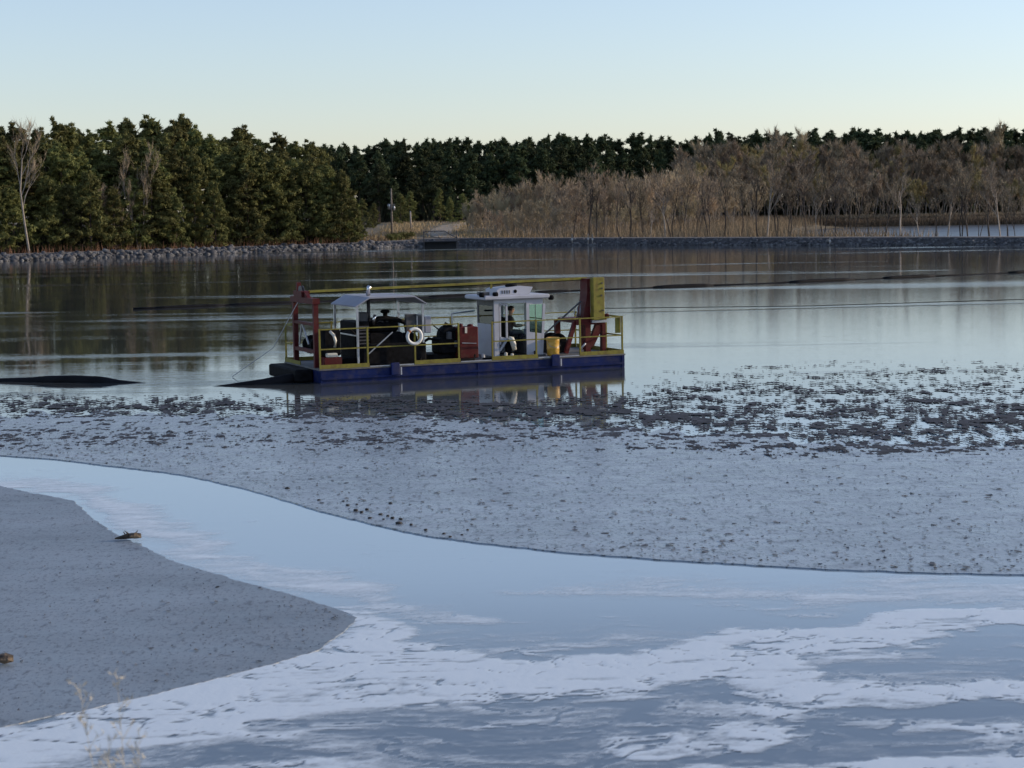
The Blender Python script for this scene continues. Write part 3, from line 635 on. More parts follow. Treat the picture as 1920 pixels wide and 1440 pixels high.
# pump set and red cabinet
pm = part(lambda b: (b.box(3.75, 4.75, .95, 2.0, DK + .013, .60, .02), b.box(4.05, 4.85, .85, 1.6, .60, 1.10, .05), b.lathe([(.05, -.25), (.24, -.25), (.30, -.12), (.30, .12), (.24, .25), (.05, .25)], (4.4, 1.15, 1.15), 18, 'y')), 'slurry_pump', 'black')
part(lambda b: (b.tube([(4.25, 1.1, 1.3), (4.3, 1.0, 1.52), (4.45, .95, 1.42), (4.6, .95, 1.2)], .045, 8), b.tube([(3.6, 1.1, .55), (3.55, 1.05, .95), (3.75, 1.0, 1.08), (4.1, 1.0, 1.0)], .05, 8)), 'hose', 'black', pm, True)
part(lambda b: (b.lathe([(.09, 0), (.09, .2), (.03, .22)], (4.34, .84, 1.05), 12), b.box(4.5, 4.6, .78, .86, .8, 1.0)), 'gauge_block', 'dgrey', pm)
rc = part(lambda b: b.box(4.58, 5.20, .62, 1.22, DK + .05, 1.40, .03), 'red_tank', 'red')
part(lambda b: b.lathe([(.06, 0), (.06, .07), (.02, .09)], (4.75, .9, 1.40), 12), 'filler_cap', 'red', rc)
part(lambda b: b.lathe([(.09, 0), (.09, .05), (.03, .07)], (5.05, .9, 1.40), 14), 'filler_cap', 'red', rc)
part(lambda b: b.bar((4.66, .612, .93), (5.12, .612, .90), .018), 'tank_handle', 'galv', rc)
part(lambda b: b.box(4.76, 4.83, .6, .618, 1.22, 1.40), 'tank_tag', 'cream', rc)
part(lambda b: b.tube([(4.62, 1.3, 1.0), (4.62, 1.3, 1.78), (5.6, 1.9, 1.80)], .028, 6), 'grab_rail', 'galv')
part(lambda b: b.lathe([(.07, 0), (.07, .12), (.03, .15)], (5.36, .7, DK + .013), 10), 'deck_bollard', 'galv')

for k, (uu, vv) in enumerate(((1.5, .32), (3.2, .26), (5.2, .34))):
    part(lambda b: b.tube([(uu, vv, DK + .05), (uu + .6, vv - .08, DK + .05), (uu + 1.2, vv + .08, DK + .05), (uu + 1.7, vv, DK + .06), (uu + 1.85, vv + .3, DK + .16)], .03, 7), 'deck_hose', 'black', smooth=True)
part(lambda b: b.tube([(.9, 1.0, 1.4), (1.2, .8, 1.5), (1.5, .9, 1.2)], .028, 6), 'hydraulic_hose', 'black', smooth=True)
part(lambda b: b.tube([(3.9, 1.1, 1.5), (4.2, .9, 1.2), (4.5, .8, 1.3), (4.7, .75, 1.42)], .022, 6), 'hydraulic_hose', 'black', smooth=True)
# cab -----------------------------------------------------------------------
u0, u1, v0, v1, z0, z1 = 5.76, 7.44, .70, 2.05, DK + .06, 2.17
cab = part(lambda b: (b.box(u0, u1, v0, v1, DK + .013, z0)), 'cab', 'dgrey')
def cabp(fn, name, mt, smooth=False): return part(fn, name, mt, cab, smooth)
tk = .05
cabp(lambda b: (b.box(u0, u0 + .15, v0, v0 + tk, z0, z1), ), 'door_pillar', 'white')
cabp(lambda b: b.box(6.82, 6.92, v0, v0 + tk, z0, z1), 'door_pillar', 'white')
cabp(lambda b: b.prism([(u1 - .07, 2.0), (u1 + .02, 2.0), (u1 - .08, z0), (u1 - .15, z0)], v0, v0 + tk), 'corner_pillar', 'white')
cabp(lambda b: b.prism([(6.92, z0), (u1 - .151, z0), (u1 - .095, 1.10), (6.92, 1.16)], v0, v0 + tk), 'side_panel', 'white')
cabp(lambda b: b.box(6.92, u1 - .071, v0, v0 + tk, 2.0, z1), 'side_panel', 'white')
cabp(lambda b: b.box(u0 + .15, 6.82, v0, v0 + tk, 2.06, z1), 'door_header', 'white')
cabp(lambda b: b.prism([(6.925, 1.165), (u1 - .094, 1.105), (u1 - .075, 1.995), (6.925, 1.995)], v0 + .02, v0 + .028), 'window_pane', 'glass')
cabp(lambda b: b.bar((7.12, v0 + .01, 1.15), (7.12, v0 + .01, 1.99), .015), 'window_bar', 'dgrey')
# stern wall of the cab with a dark window
cabp(lambda b: b.box(u0 - .002, u0 + .04, v0 + tk, v1, z0, 1.42), 'end_panel', 'white')
cabp(lambda b: (b.box(u0 - .002, u0 + .04, v0 + tk, v1, 1.98, z1), b.box(u0 - .002, u0 + .04, v0 + tk, v0 + .12, 1.42, 1.98), b.box(u0 - .002, u0 + .04, v1 - .12, v1, 1.42, 1.98)), 'window_frame', 'dgrey')
cabp(lambda b: b.box(u0 + .01, u0 + .018, v0 + .12, v1 - .12, 1.42, 1.98), 'window_pane', 'glass')
# far wall: low panel, big windows; bow wall: glass
cabp(lambda b: (b.box(u0 + .04, u1 - .1, v1 - tk, v1, z0, 1.02)), 'far_panel', 'white')
cabp(lambda b: (b.box(u0 + .04, u0 + .12, v1 - tk, v1, 1.02, z1), b.box(6.55, 6.62, v1 - tk, v1, 1.02, z1), b.box(u1 - .1, u1 - .02, v1 - tk, v1, 1.02, z1), b.box(u0 + .12, 6.55, v1 - tk, v1, 2.05, z1), b.box(6.62, u1 - .1, v1 - tk, v1, 2.05, z1)), 'far_frame', 'white')
cabp(lambda b: b.box(u0 + .12, 6.55, v1 - .03, v1 - .022, 1.02, 2.05), 'window_pane', 'clear')
cabp(lambda b: b.box(6.62, u1 - .1, v1 - .03, v1 - .022, 1.02, 2.05), 'window_pane', 'clear')
cabp(lambda b: b.prism([(u1 - .15, z0), (u1 - .10, z0), (u1 - .05, .95), (u1 - .10, .95)], v0 + tk, v1 - tk), 'bow_panel', 'white')
cabp(lambda b: b.prism([(u1 - .09, .95), (u1 - .082, .95), (u1 - .002, 2.0), (u1 - .01, 2.0)], v0 + tk, v1 - tk), 'windscreen', 'glass')
rf = cabp(lambda b: b.box(5.40, 7.56, v0 - .12, v1 + .12, z1 + .001, z1 + .13, .03), 'cab_roof', 'white')
cabp(lambda b: b.prism([(5.95, 2.301), (7.02, 2.301), (7.14, 2.52), (6.72, 2.56), (6.05, 2.50), (5.95, 2.46)], v0 + .2, v1 - .25), 'air_conditioner', 'white')
cabp(lambda b: b.lathe([(.17, 0), (.20, .05), (.14, .09), (.04, .10)], (6.55, 1.2, 2.53), 18), 'roof_fan', 'black', True)
cabp(lambda b: b.lathe([(.055, 0), (.055, .02), (.02, .03)], (6.55, v0 + .19, 2.40), 12, 'y'), 'vent_knob', 'black')
cabp(lambda b: [b.box(6.1 + .08 * k, 6.13 + .08 * k, v0 + .185, v0 + .199, 2.34, 2.44) for k in range(4)], 'vent_slot', 'dgrey')
for (u, v, w_) in ((5.34, v0 - .05, 2.34), (7.62, v0 - .06, 2.18), (5.78, v0 - .06, 2.34)):
    cabp(lambda b: (b.lathe([(.03, -.08), (.07, -.06), (.075, .06), (.05, .08)], (u, v, w_), 12, 'x'), b.bar((u, v, w_), (u + (.1 if u < 7 else -.1), v + .06, 2.26), .025)), 'work_lamp', 'black', True)
cabp(lambda b: b.box(5.5, 5.75, 1.0, 1.4, 2.301, 2.40, .01), 'cable_box', 'dgrey')
# seat, console, folding door leaf inside the cab
cabp(lambda b: (b.box(6.27, 6.65, 1.05, 1.50, .96, 1.04, .03), b.box(6.21, 6.30, 1.05, 1.50, 1.04, 1.62, .03), b.box(6.38, 6.53, 1.2, 1.36, z0, .96)), 'seat', 'black')
cabp(lambda b: (b.box(6.86, 7.2, .95, 1.75, z0, 1.02, .03), b.prism([(6.84, 1.02), (7.22, 1.02), (7.22, 1.20), (6.9, 1.06)], .95, 1.75)), 'console', 'dgrey')
cabp(lambda b: b.tube([(6.92, 1.16, 1.05), (6.88, 1.16, 1.24)], .015, 6), 'control_lever', 'cream')
cabp(lambda b: b.tube([(6.92, 1.40, 1.05), (6.88, 1.40, 1.24)], .015, 6), 'control_lever', 'cream')
dl = cabp(lambda b: (b.bar((5.98, v0 + .09, z0 + .35), (5.98, v0 + .09, 2.04), .05), b.bar((6.20, v0 + .09, .98), (6.20, v0 + .09, 2.04), .055), b.bar((5.98, v0 + .09, 2.02), (6.2, v0 + .09, 2.02), .05), b.bar((5.98, v0 + .09, 1.0), (6.2, v0 + .09, .95), .09), b.bar((5.95, v0 + .09, .62), (6.22, v0 + .09, .98), .06)), 'door_leaf', 'white')
cabp(lambda b: b.tube([(6.22, v0 - .02, 1.02), (6.30, v0 - .03, .98), (6.36, v0 - .03, .82), (6.40, v0 - .02, .64)], [.05, .085, .085, .07], 10), 'draped_cloth', 'cream', True)
cabp(lambda b: (b.lathe([(.05, 0), (.05, .1), (.02, .12)], (6.10, v0 - .05, z0), 10), b.lathe([(.05, 0), (.05, .1), (.02, .12)], (6.30, v0 - .06, z0 - .04), 10)), 'floor_bottle', 'cream')
# bow gantry
bgx = part(lambda b: (b.box(8.60, 9.60, .95, 1.13, 1.28, 1.46), b.box(9.50, 9.62, .95, 1.13, DK + .013, 1.28), b.prism([(8.93, DK + .013), (9.10, DK + .013), (9.10, 1.28), (8.93, 1.28)], .96, 1.12),
                      b.prism([(9.10, .55), (9.22, .62), (9.50, 1.12), (9.50, 1.28), (9.30, 1.28), (9.10, .80)], .97, 1.11)), 'bow_gantry', 'red')
part(lambda b: (b.bar((8.60, 1.04, 1.40), (8.28, 1.04, DK + .02), .12), b.box(8.56, 8.72, 2.35, 2.5, DK + .013, 1.40), b.box(9.46, 9.6, 2.35, 2.5, DK + .013, 1.40), b.box(8.62, 9.58, 1.14, 2.34, 1.34, 1.46)), 'gantry_leg', 'red', bgx)
part(lambda b: b.prism([(8.86, 1.461), (9.12, 1.461), (9.12, 2.70), (9.02, 2.70), (9.02, 2.3), (8.99, 2.05)], 1.0, 1.5), 'gantry_mast', 'red', bgx)
mp_ = part(lambda b: b.box(9.125, 9.52, .80, 1.02, 1.42, 2.74, .02), 'yellow_mast', 'yel')
for k, (du, w_) in enumerate(((.30, 2.56), (.28, 2.18), (.33, 1.72), (.3, 2.4))):
    part(lambda b: b.lathe([(.026, -.02), (.026, .0), (.01, .012)], (9.125 + du, .79, w_), 10, 'y'), 'bolt', 'dgrey', mp_)
part(lambda b: b.box(9.10, 9.62, .84, .94, 1.34, 1.418), 'mast_foot', 'galv', mp_)
part(lambda b: b.bar((8.92, 1.25, 2.0), (7.62, 1.3, .98), .045), 'stay_rod', 'dgrey')
part(lambda b: [b.tube([(8.9 - .1 * k, 1.25, 1.9 - .07 * k), (8.86 - .1 * k, 1.2, 1.62), (8.9, 1.25, 1.5)], .014, 5) for k in range(3)], 'hydraulic_hose', 'galv', smooth=True)
part(lambda b: (b.lathe([(.04, -.2), (.3, -.2), (.3, -.16), (.2, -.15), (.2, .35), (.3, .36), (.3, .4), (.04, .4)], (8.25, 1.7, .72), 20, 'y'), b.box(7.9, 8.55, 1.45, 2.2, DK + .013, .75, .03)), 'bow_winch', 'black')
part(lambda b: (b.lathe([(.08, 0), (.08, .12), (.03, .15)], (9.63, .9, 1.462), 12)), 'swivel_cap', 'red')
part(lambda b: b.box(9.52, 9.70, .075, .11, 1.05, 1.52), 'notice_plate', 'yel')
part(lambda b: b.tube([(8.55, .6, DK + .02), (8.6, .55, .62), (8.7, .5, .75)], .03, 8), 'hose_end', 'galv', smooth=True)

# life ring hung on the railing, bucket, person ---------------------------------
lr = empty('life_ring', (0, 0, 0)); tag(lr, 'white life ring hanging on the yellow railing by the engine', 'life ring')
lr.matrix_world = Matrix.Translation(Vector(A)) @ Matrix.Rotation(TH, 4, 'Z') @ Matrix.Translation((2.90, -.055, 1.24))
b = MB(); n, mseg = 32, 10; vs = []; fs = []
for i in range(n):
    t = 2 * math.pi * i / n
    for k in range(mseg):
        s = 2 * math.pi * k / mseg; R_ = .218 + .050 * math.cos(s); vs.append((R_ * math.cos(t), .05 * math.sin(s), R_ * math.sin(t)))
for i in range(n):
    for k in range(mseg): fs.append((i * mseg + k, i * mseg + (k + 1) % mseg, ((i + 1) % n) * mseg + (k + 1) % mseg, ((i + 1) % n) * mseg + k))
M['ring'] = mat('white_foam_ring', (.78, .77, .72), .45, var=.06, vscale=6)
M['band'] = mat('orange_band', (.45, .16, .05), .5, var=.1, vscale=6)
b.add(vs, fs); b.build('ring', M['ring'], lr, True)
for k in range(4):
    a = math.radians(45 + 90 * k); b = MB(); vs = []; fs = []
    for i in range(5):
        t = a + (i - 2) * .07
        for j in range(mseg):
            s = 2 * math.pi * j / mseg; R_ = .218 + .053 * math.cos(s); vs.append((R_ * math.cos(t), .053 * math.sin(s), R_ * math.sin(t)))
    for i in range(4):
        for j in range(mseg): fs.append((i * mseg + j, i * mseg + (j + 1) % mseg, (i + 1) * mseg + (j + 1) % mseg, (i + 1) * mseg + j))
    b.add(vs, fs); b.build('band', M['band'] if k == 1 else M['ring'], lr, True)
BM = Matrix.Translation(Vector(A)) @ Matrix.Rotation(TH, 4, 'Z')
bk = empty('bucket'); bk.matrix_world = BM @ Matrix.Translation((7.66, .62, DK + .014)); tag(bk, 'orange yellow plastic drum standing on the deck beside the cab', 'drum')
MB().lathe([(.17, 0), (.19, .02), (.195, .2), (.20, .21), (.20, .23), (.195, .24), (.20, .45), (.205, .46), (.205, .49), (.19, .50)], n=24).build('body', M['orange'], bk, True)
MB().lathe([(.21, .495), (.215, .51), (.21, .55), (.16, .56), (.15, .545)], n=24).build('lid', M['orange'], bk, True)
b = MB(); b.tube([(-.2, 0, .44), (-.16, -.14, .30), (0, -.22, .24), (.16, -.14, .30), (.2, 0, .44)], .008, 5); b.build('handle', M['galv'], bk, True)

def person():
    r = empty('person'); r.matrix_world = BM @ Matrix.Translation((6.46, 1.28, 1.06))
    tag(r, 'person in dark jacket seated in the cab, facing the bow, hands on controls', 'person')
    J = [  # position (u, v, w) from the seat, radius
        ((0, 0, .08), .14), ((.02, 0, .28), .135), ((.05, 0, .46), .15), ((.07, 0, .56), .07), ((.09, 0, .62), .055),
        ((.10, 0, .70), .085), ((.115, 0, .77), .098), ((.105, 0, .84), .075),
        ((.05, -.17, .50), .07), ((.15, -.21, .27), .055), ((.38, -.13, .27), .042), ((.45, -.12, .28), .036),
        ((.05, .17, .50), .07), ((.15, .21, .27), .055), ((.38, .13, .27), .042), ((.45, .12, .28), .036),
        ((.05, -.10, .07), .105), ((.42, -.12, .08), .08), ((.46, -.12, -.43), .055), ((.58, -.12, -.535), .04),
        ((.05, .10, .07), .105), ((.42, .12, .08), .08), ((.46, .12, -.43), .055), ((.58, .12, -.535), .04), ((.215, 0, .76), .018)]
    Ed = [(0, 1), (1, 2), (2, 3), (3, 4), (4, 5), (5, 6), (6, 7), (2, 8), (8, 9), (9, 10), (10, 11), (2, 12), (12, 13), (13, 14), (14, 15), (0, 16), (16, 17), (17, 18), (18, 19), (0, 20), (20, 21), (21, 22), (22, 23), (6, 24)]
    for hnd, s in ((11, -1), (15, 1)):
        hx, hy, hz = J[hnd][0]
        for k in range(4):
            a = len(J); dy = (-.027 + .018 * k)
            J.append(((hx + .05, hy + dy, hz + .012), .009)); J.append(((hx + .075 + .004 * (k % 3), hy + dy, hz - .015), .008)); Ed += [(hnd, a), (a, a + 1)]
        a = len(J); J.append(((hx + .02, hy - s * .04, hz + .0), .010)); J.append(((hx + .055, hy - s * .04, hz - .01), .009)); Ed += [(hnd, a), (a, a + 1)]
    me = bpy.data.meshes.new('body'); me.from_pydata([j[0] for j in J], Ed, [])
    o = bpy.data.objects.new('body', me); COL.objects.link(o); o.parent = r
    md = o.modifiers.new('Skin', 'SKIN'); md.use_smooth_shade = True
    if not me.skin_vertices: o.modifiers.clear(); md = o.modifiers.new('Skin', 'SKIN'); md.use_smooth_shade = True
    for i, (p_, rad) in enumerate(J): me.skin_vertices[0].data[i].radius = (rad, rad)
    me.skin_vertices[0].data[0].use_root = True
    sb = o.modifiers.new('Sub', 'SUBSURF'); sb.levels = 1; sb.render_levels = 2
    # clothing by height/reach: jacket, trousers, skin
    m_ = bpy.data.materials.new('clothes_and_skin'); m_.use_nodes = True; t = m_.node_tree; N = t.nodes; Lk = t.links
    tc = N.new('ShaderNodeTexCoord'); sx = N.new('ShaderNodeSeparateXYZ'); Lk.new(tc.outputs['Object'], sx.inputs[0])
    def gt(sock, v):
        q = N.new('ShaderNodeMath'); q.operation = 'GREATER_THAN'; q.inputs[1].default_value = v; Lk.new(sock, q.inputs[0]); return q.outputs[0]
    m1 = N.new('ShaderNodeMixRGB'); m1.inputs[1].default_value = (.02, .025, .04, 1); m1.inputs[2].default_value = (.05, .035, .03, 1); Lk.new(gt(sx.outputs[2], .15), m1.inputs[0])
    hd = gt(sx.outputs[2], .595); rc_ = N.new('ShaderNodeMath'); rc_.operation = 'MULTIPLY'; Lk.new(gt(sx.outputs[0], .41), rc_.inputs[0]); Lk.new(gt(sx.outputs[2], .2), rc_.inputs[1])
    mx_ = N.new('ShaderNodeMath'); mx_.operation = 'MAXIMUM'; Lk.new(hd, mx_.inputs[0]); Lk.new(rc_.outputs[0], mx_.inputs[1])
    m2 = N.new('ShaderNodeMixRGB'); m2.inputs[2].default_value = (.42, .24, .16, 1); Lk.new(mx_.outputs[0], m2.inputs[0]); Lk.new(m1.outputs[0], m2.inputs[1])
    Lk.new(m2.outputs[0], N['Principled BSDF'].inputs['Base Color']); N['Principled BSDF'].inputs['Roughness'].default_value = .7
    me.materials.append(m_)
    M['hair'] = mat('dark_hair', (.02, .013, .01), .6, var=.4, vscale=40)
    h = MB(); vs = []; fs = []; nu, nv = 18, 9
    for i in range(nv + 1):
        ph = math.radians(105) * i / nv
        for k in range(nu):
            th = 2 * math.pi * k / nu; fr = math.cos(th)
            a = ph * (1 if fr < .2 else 1 - .42 * (fr - .2))
            rr = .112 * (1 + .05 * math.sin(5 * th + 3 * ph)); vs.append((.10 + rr * 1.08 * math.sin(a) * math.cos(th), rr * math.sin(a) * math.sin(th), .775 + rr * math.cos(a)))
    for i in range(nv):
        for k in range(nu): fs.append((i * nu + k, (i + 1) * nu + k, (i + 1) * nu + (k + 1) % nu, i * nu + (k + 1) % nu))
    h.add(vs, fs); h.build('hair', M['hair'], r, True)
    M['skin'] = mat('skin', (.42, .24, .16), .6, var=.08, vscale=20)
    for s in (-1, 1):
        MB().lathe([(.005, -.012), (.022, -.008), (.026, .006), (.012, .012)], (.10, s * .098, .755), 10, 'y').build('ear', M['skin'], r, True)
    M['eye'] = mat('dark_eye', (.02, .015, .01), .3, var=.1)
    for s in (-1, 1):
        MB().lathe([(.002, -.008), (.011, 0), (.002, .008)], (.198, s * .034, .775), 8, 'x').build('eye', M['eye'], r, True)
person()

# ------------------------------------------------------------------ trees
M['bark'] = mat('pine_bark', (.09, .065, .05), .9, var=.3, vscale=3)
def needle_material(name, col):
    m = bpy.data.materials.new(name); m.use_nodes = True; t = m.node_tree; N = t.nodes; L = t.links
    p = N['Principled BSDF']; p.inputs['Roughness'].default_value = .75; p.inputs['Specular IOR Level'].default_value = .15
    oi = N.new('ShaderNodeObjectInfo'); tc = N.new('ShaderNodeTexCoord'); n = N.new('ShaderNodeTexNoise'); n.inputs['Scale'].default_value = .9; n.inputs['Detail'].default_value = 4; L.new(tc.outputs['Object'], n.inputs['Vector'])
    r = N.new('ShaderNodeMapRange'); r.inputs[1].default_value = .3; r.inputs[2].default_value = .7; r.inputs[3].default_value = .6; r.inputs[4].default_value = 1.4; L.new(n.outputs[0], r.inputs[0])
    r2 = N.new('ShaderNodeMapRange'); r2.inputs[3].default_value = .7; r2.inputs[4].default_value = 1.35; L.new(oi.outputs['Random'], r2.inputs[0])
    mu = N.new('ShaderNodeMath'); mu.operation = 'MULTIPLY'; L.new(r.outputs[0], mu.inputs[0]); L.new(r2.outputs[0], mu.inputs[1])
    r3 = N.new('ShaderNodeMapRange'); r3.inputs[3].default_value = .475; r3.inputs[4].default_value = .515; L.new(oi.outputs['Random'], r3.inputs[0])
    h = N.new('ShaderNodeHueSaturation'); h.inputs['Color'].default_value = (*col, 1); L.new(mu.outputs[0], h.inputs['Value']); L.new(r3.outputs[0], h.inputs['Hue']); L.new(h.outputs[0], p.inputs['Base Color'])
    tr = N.new('ShaderNodeBsdfTranslucent'); L.new(h.outputs[0], tr.inputs[0]); mx = N.new('ShaderNodeMixShader'); mx.inputs[0].default_value = .18
    L.new(p.outputs[0], mx.inputs[1]); L.new(tr.outputs[0], mx.inputs[2]); L.new(mx.outputs[0], N['Material Output'].inputs[0])
    return m
M['needles'] = needle_material('pine_needles', (.15, .155, .052))
M['needles_far'] = needle_material('far_pine_needles', (.055, .070, .032))

def rot_to(nrm, rng):
    """random tangent frames for normals (n,3)"""
    a = rng.normal(size=nrm.shape); t1 = np.cross(nrm, a); t1 /= np.linalg.norm(t1, axis=1)[:, None] + 1e-9; t2 = np.cross(nrm, t1); return t1, t2
def clump_tris(cent, rad, npc, size, rng, up_bias=.35):
    """needle tufts: npc triangles in an ellipsoid round each centre, facing outwards"""
    n = len(cent) * npc; c = np.repeat(cent, npc, 0); r = np.repeat(rad, npc)
    d = rng.normal(size=(n, 3)); d /= np.linalg.norm(d, axis=1)[:, None]
    p = c + d * (r * rng.random(n) ** .62 * rng.choice([1, 1, 1, 1.35], n))[:, None] * np.array([1.08, 1.08, .66])
    nr = d + rng.normal(size=(n, 3)) * .55 + np.array([0, 0, up_bias]); nr /= np.linalg.norm(nr, axis=1)[:, None]
    t1, t2 = rot_to(nr, rng); s = (size * rng.uniform(.6, 1.3, n))[:, None]
    v = np.stack([p - t1 * s * .28 - t2 * s * .4, p + t1 * s * .28 - t2 * s * .4, p + t2 * s * 1.05 + nr * s * .25], 1).reshape(-1, 3)
    return v, np.arange(n * 3).reshape(-1, 3)
def make_pine(h, base, rmax, nclump, npc, size, seed, needle, label, group, cr=(.55, 1.0), trunk_r=.16, shape='tall', sub=8):
    rng = np.random.default_rng(seed); random.seed(seed)
    r = empty('pine_tree'); tag(r, label, 'pine tree', group)
    lean = rng.normal(size=2) * .02 * h
    tr = MB(); pts = [(lean[0] * t ** 2, lean[1] * t ** 2, h * .97 * t) for t in np.linspace(0, 1, 8)]
    tr.tube(pts, [trunk_r * (1 - .85 * t) for t in np.linspace(0, 1, 8)], 7)
    cents, rads = [], []
    off = rng.uniform(0, 6.28)
    for i in range(nclump):                      # foliage masses at the limb ends, each made of small tufts
        t = (i + rng.uniform(.1, .9)) / nclump; z = h * (base + (.96 - base) * t ** .85)
        if shape == 'tall': env = rmax * (.62 + .38 * math.sin(math.pi * min(1, t * 1.15 + .12))) * (1 - .72 * t ** 2.6)
        else: env = rmax * (1 - .86 * t ** 1.15)
        a = off + i * 2.399 + rng.normal() * .5; rr = env * rng.uniform(.42, 1.05) * (.8 if t > .9 else 1)
        tt = z / h; c = np.array((lean[0] * tt ** 2 + rr * math.cos(a), lean[1] * tt ** 2 + rr * math.sin(a), z + rr * .12))
        mr_ = rng.uniform(*cr) * (1.0 - .42 * t)
        for k in range(sub):
            d = rng.normal(size=3); d /= np.linalg.norm(d); cents.append(tuple(c + d * np.array([1.25, 1.25, .55]) * mr_ * rng.uniform(.35, 1.1))); rads.append(mr_ * rng.uniform(.32, .55))
        zb = max(h * .05, z - rr * .35); tb = zb / h
        tr.tube([(lean[0] * tb ** 2, lean[1] * tb ** 2, zb), tuple(c)], [.055 * (1.2 - tb), .018], 3, False)
    for k in range(5): cents.append((lean[0] + rng.normal() * .22, lean[1] + rng.normal() * .22, h * (.90 + .025 * k))); rads.append(.52 - .07 * k)
    for k in range(int(nclump * .8)):            # inner foliage near the stem keeps the crown from being see-through
        t = rng.random(); z = h * (base + (.9 - base) * t); cents.append((rng.normal() * rmax * .22, rng.normal() * rmax * .22, z)); rads.append(.7 * (1 - .5 * t))
    v, f = clump_tris(np.array(cents), np.array(rads), npc, size, rng)
    # dead lower stubs
    for k in range(7):
        z = h * rng.uniform(.08, max(.1, base)); a = rng.uniform(0, 6.28); l = rng.uniform(.4, 1.1); tr.tube([(0, 0, z), (l * math.cos(a), l * math.sin(a), z + .15)], [.03, .008], 3, False)
    tr.build('trunk', M['bark'], r); mesh_obj('crown', v, f, M[needle], r)
    return r
NEAR_L = 'dark green pine in the dense stand on the left bank'
near_tall = [make_pine(15, .20 + .07 * i, 3.1, 24, 42, .34, 100 + i, 'needles', NEAR_L, 'pines of the left stand', (.8, 1.45)) for i in range(6)]
near_full = [make_pine(11, .04, 3.3, 30, 40, .31, 200 + i, 'needles', NEAR_L, 'pines of the left stand', (.65, 1.2), .13, 'full') for i in range(5)]
FAR_L = 'tall dark pine in the far wood behind the dam'
far_t = [make_pine(17, .05 + .06 * i, 3.3, 22, 26, .60, 300 + i, 'needles_far', FAR_L, 'pines of the far wood', (1.0, 1.8), .17, sub=6) for i in range(7)]

def bare_tree(h, spread, nstem, seed, label, group, bark, twig, ntw=2600, name='bare_tree', fork=.35, tw=.028, stem_r=.10):
    rng = np.random.default_rng(seed)
    r = empty(name); tag(r, label, 'tree' if name == 'bare_tree' else 'bush', group)
    tr = MB(); ends = []
    def grow(p, d, l, rad, lev):
        n = 3 if lev < 2 else 2; pts = [p]; dd = d
        for i in range(n):
            dd = (dd + Vector(rng.normal(size=3)) * .13 + Vector((0, 0, .10))).normalized(); pts.append(pts[-1] + dd * l / n)
        rs = [rad * (1 - .55 * i / n) for i in range(n + 1)]
        tr.tube(pts, rs, 5 if lev == 0 else 3, False)
        if lev >= 2: ends.extend([(pts[k], dd, l) for k in range(n + 1)])
        if lev >= 3: return
        k = [5, 4, 3][lev] + int(rng.integers(0, 2))
        for i in range(k):
            f = fork + (1 - fork) * (i + rng.random()) / k if lev == 0 else rng.uniform(.25, 1)
            q = f * n; j = min(int(q), n - 1); bp_ = pts[j].lerp(pts[j + 1], q - j)
            a = rng.uniform(0, 6.28); sd_ = Vector((math.cos(a), math.sin(a), 0)); bd = (dd * .75 + sd_ * spread * rng.uniform(.6, 1.2) + Vector((0, 0, .25))).normalized()
            grow(bp_, bd, l * rng.uniform(.38, .58) * (1.15 - .35 * f), rad * .45 * (1.2 - .5 * f), lev + 1)
    for s in range(nstem):
        a = rng.uniform(0, 6.28); o = Vector((math.cos(a), math.sin(a), 0)) * (.12 * nstem * rng.random())
        ln = .04 if nstem == 1 else (.12 if nstem == 2 else .38)
        grow(o, (Vector((math.cos(a) * ln, math.sin(a) * ln, 1))).normalized(), h * rng.uniform(.72, .9), stem_r * (1 if nstem == 1 else .6), 0)
    kz = h / max(e[0].z for e in ends) * .97
    tr.v = [(a * kz, b * kz, c * kz) for a, b, c in tr.v]; ends = [(e[0] * kz, e[1], e[2]) for e in ends]
    tr.build('trunk', M[bark], r)
    E_ = len(ends); ii = rng.integers(0, E_, ntw)
    P = np.array([ends[i][0] for i in ii]); Dn = np.array([ends[i][1] for i in ii]) + rng.normal(size=(ntw, 3)) * .42 + np.array([0, 0, .55]); Dn /= np.linalg.norm(Dn, axis=1)[:, None]
    ln = (rng.uniform(.25, .95, ntw) * h / 10)[:, None]; t1, t2 = rot_to(Dn, rng)
    v = np.stack([P - t1 * tw, P + t1 * tw, P + Dn * ln], 1).reshape(-1, 3)
    tag(mesh_obj('twigs', v, np.arange(ntw * 3).reshape(-1, 3), M[twig], r), kind='stuff')
    return r
M['pale_bark'] = mat('pale_bare_bark', (.34, .29, .24), .85, var=.3, vscale=1.5, rand=.15)
M['brown_bark'] = mat('brown_bark', (.20, .17, .14), .9, var=.3, vscale=2, rand=.35)
M['grey_bark'] = mat('dark_wet_bark', (.05, .04, .035), .9, var=.3, vscale=2, rand=.2)
M['twig'] = mat('brown_twigs', (.26, .205, .14), .9, var=.3, vscale=.8, rand=.28, hue=.01)
M['twig_tan'] = mat('tan_twigs', (.38, .30, .195), .9, var=.25, vscale=.8, rand=.2, hue=.015)
M['twig_olive'] = mat('olive_twigs', (.31, .25, .105), .9, var=.25, vscale=.8, rand=.2)

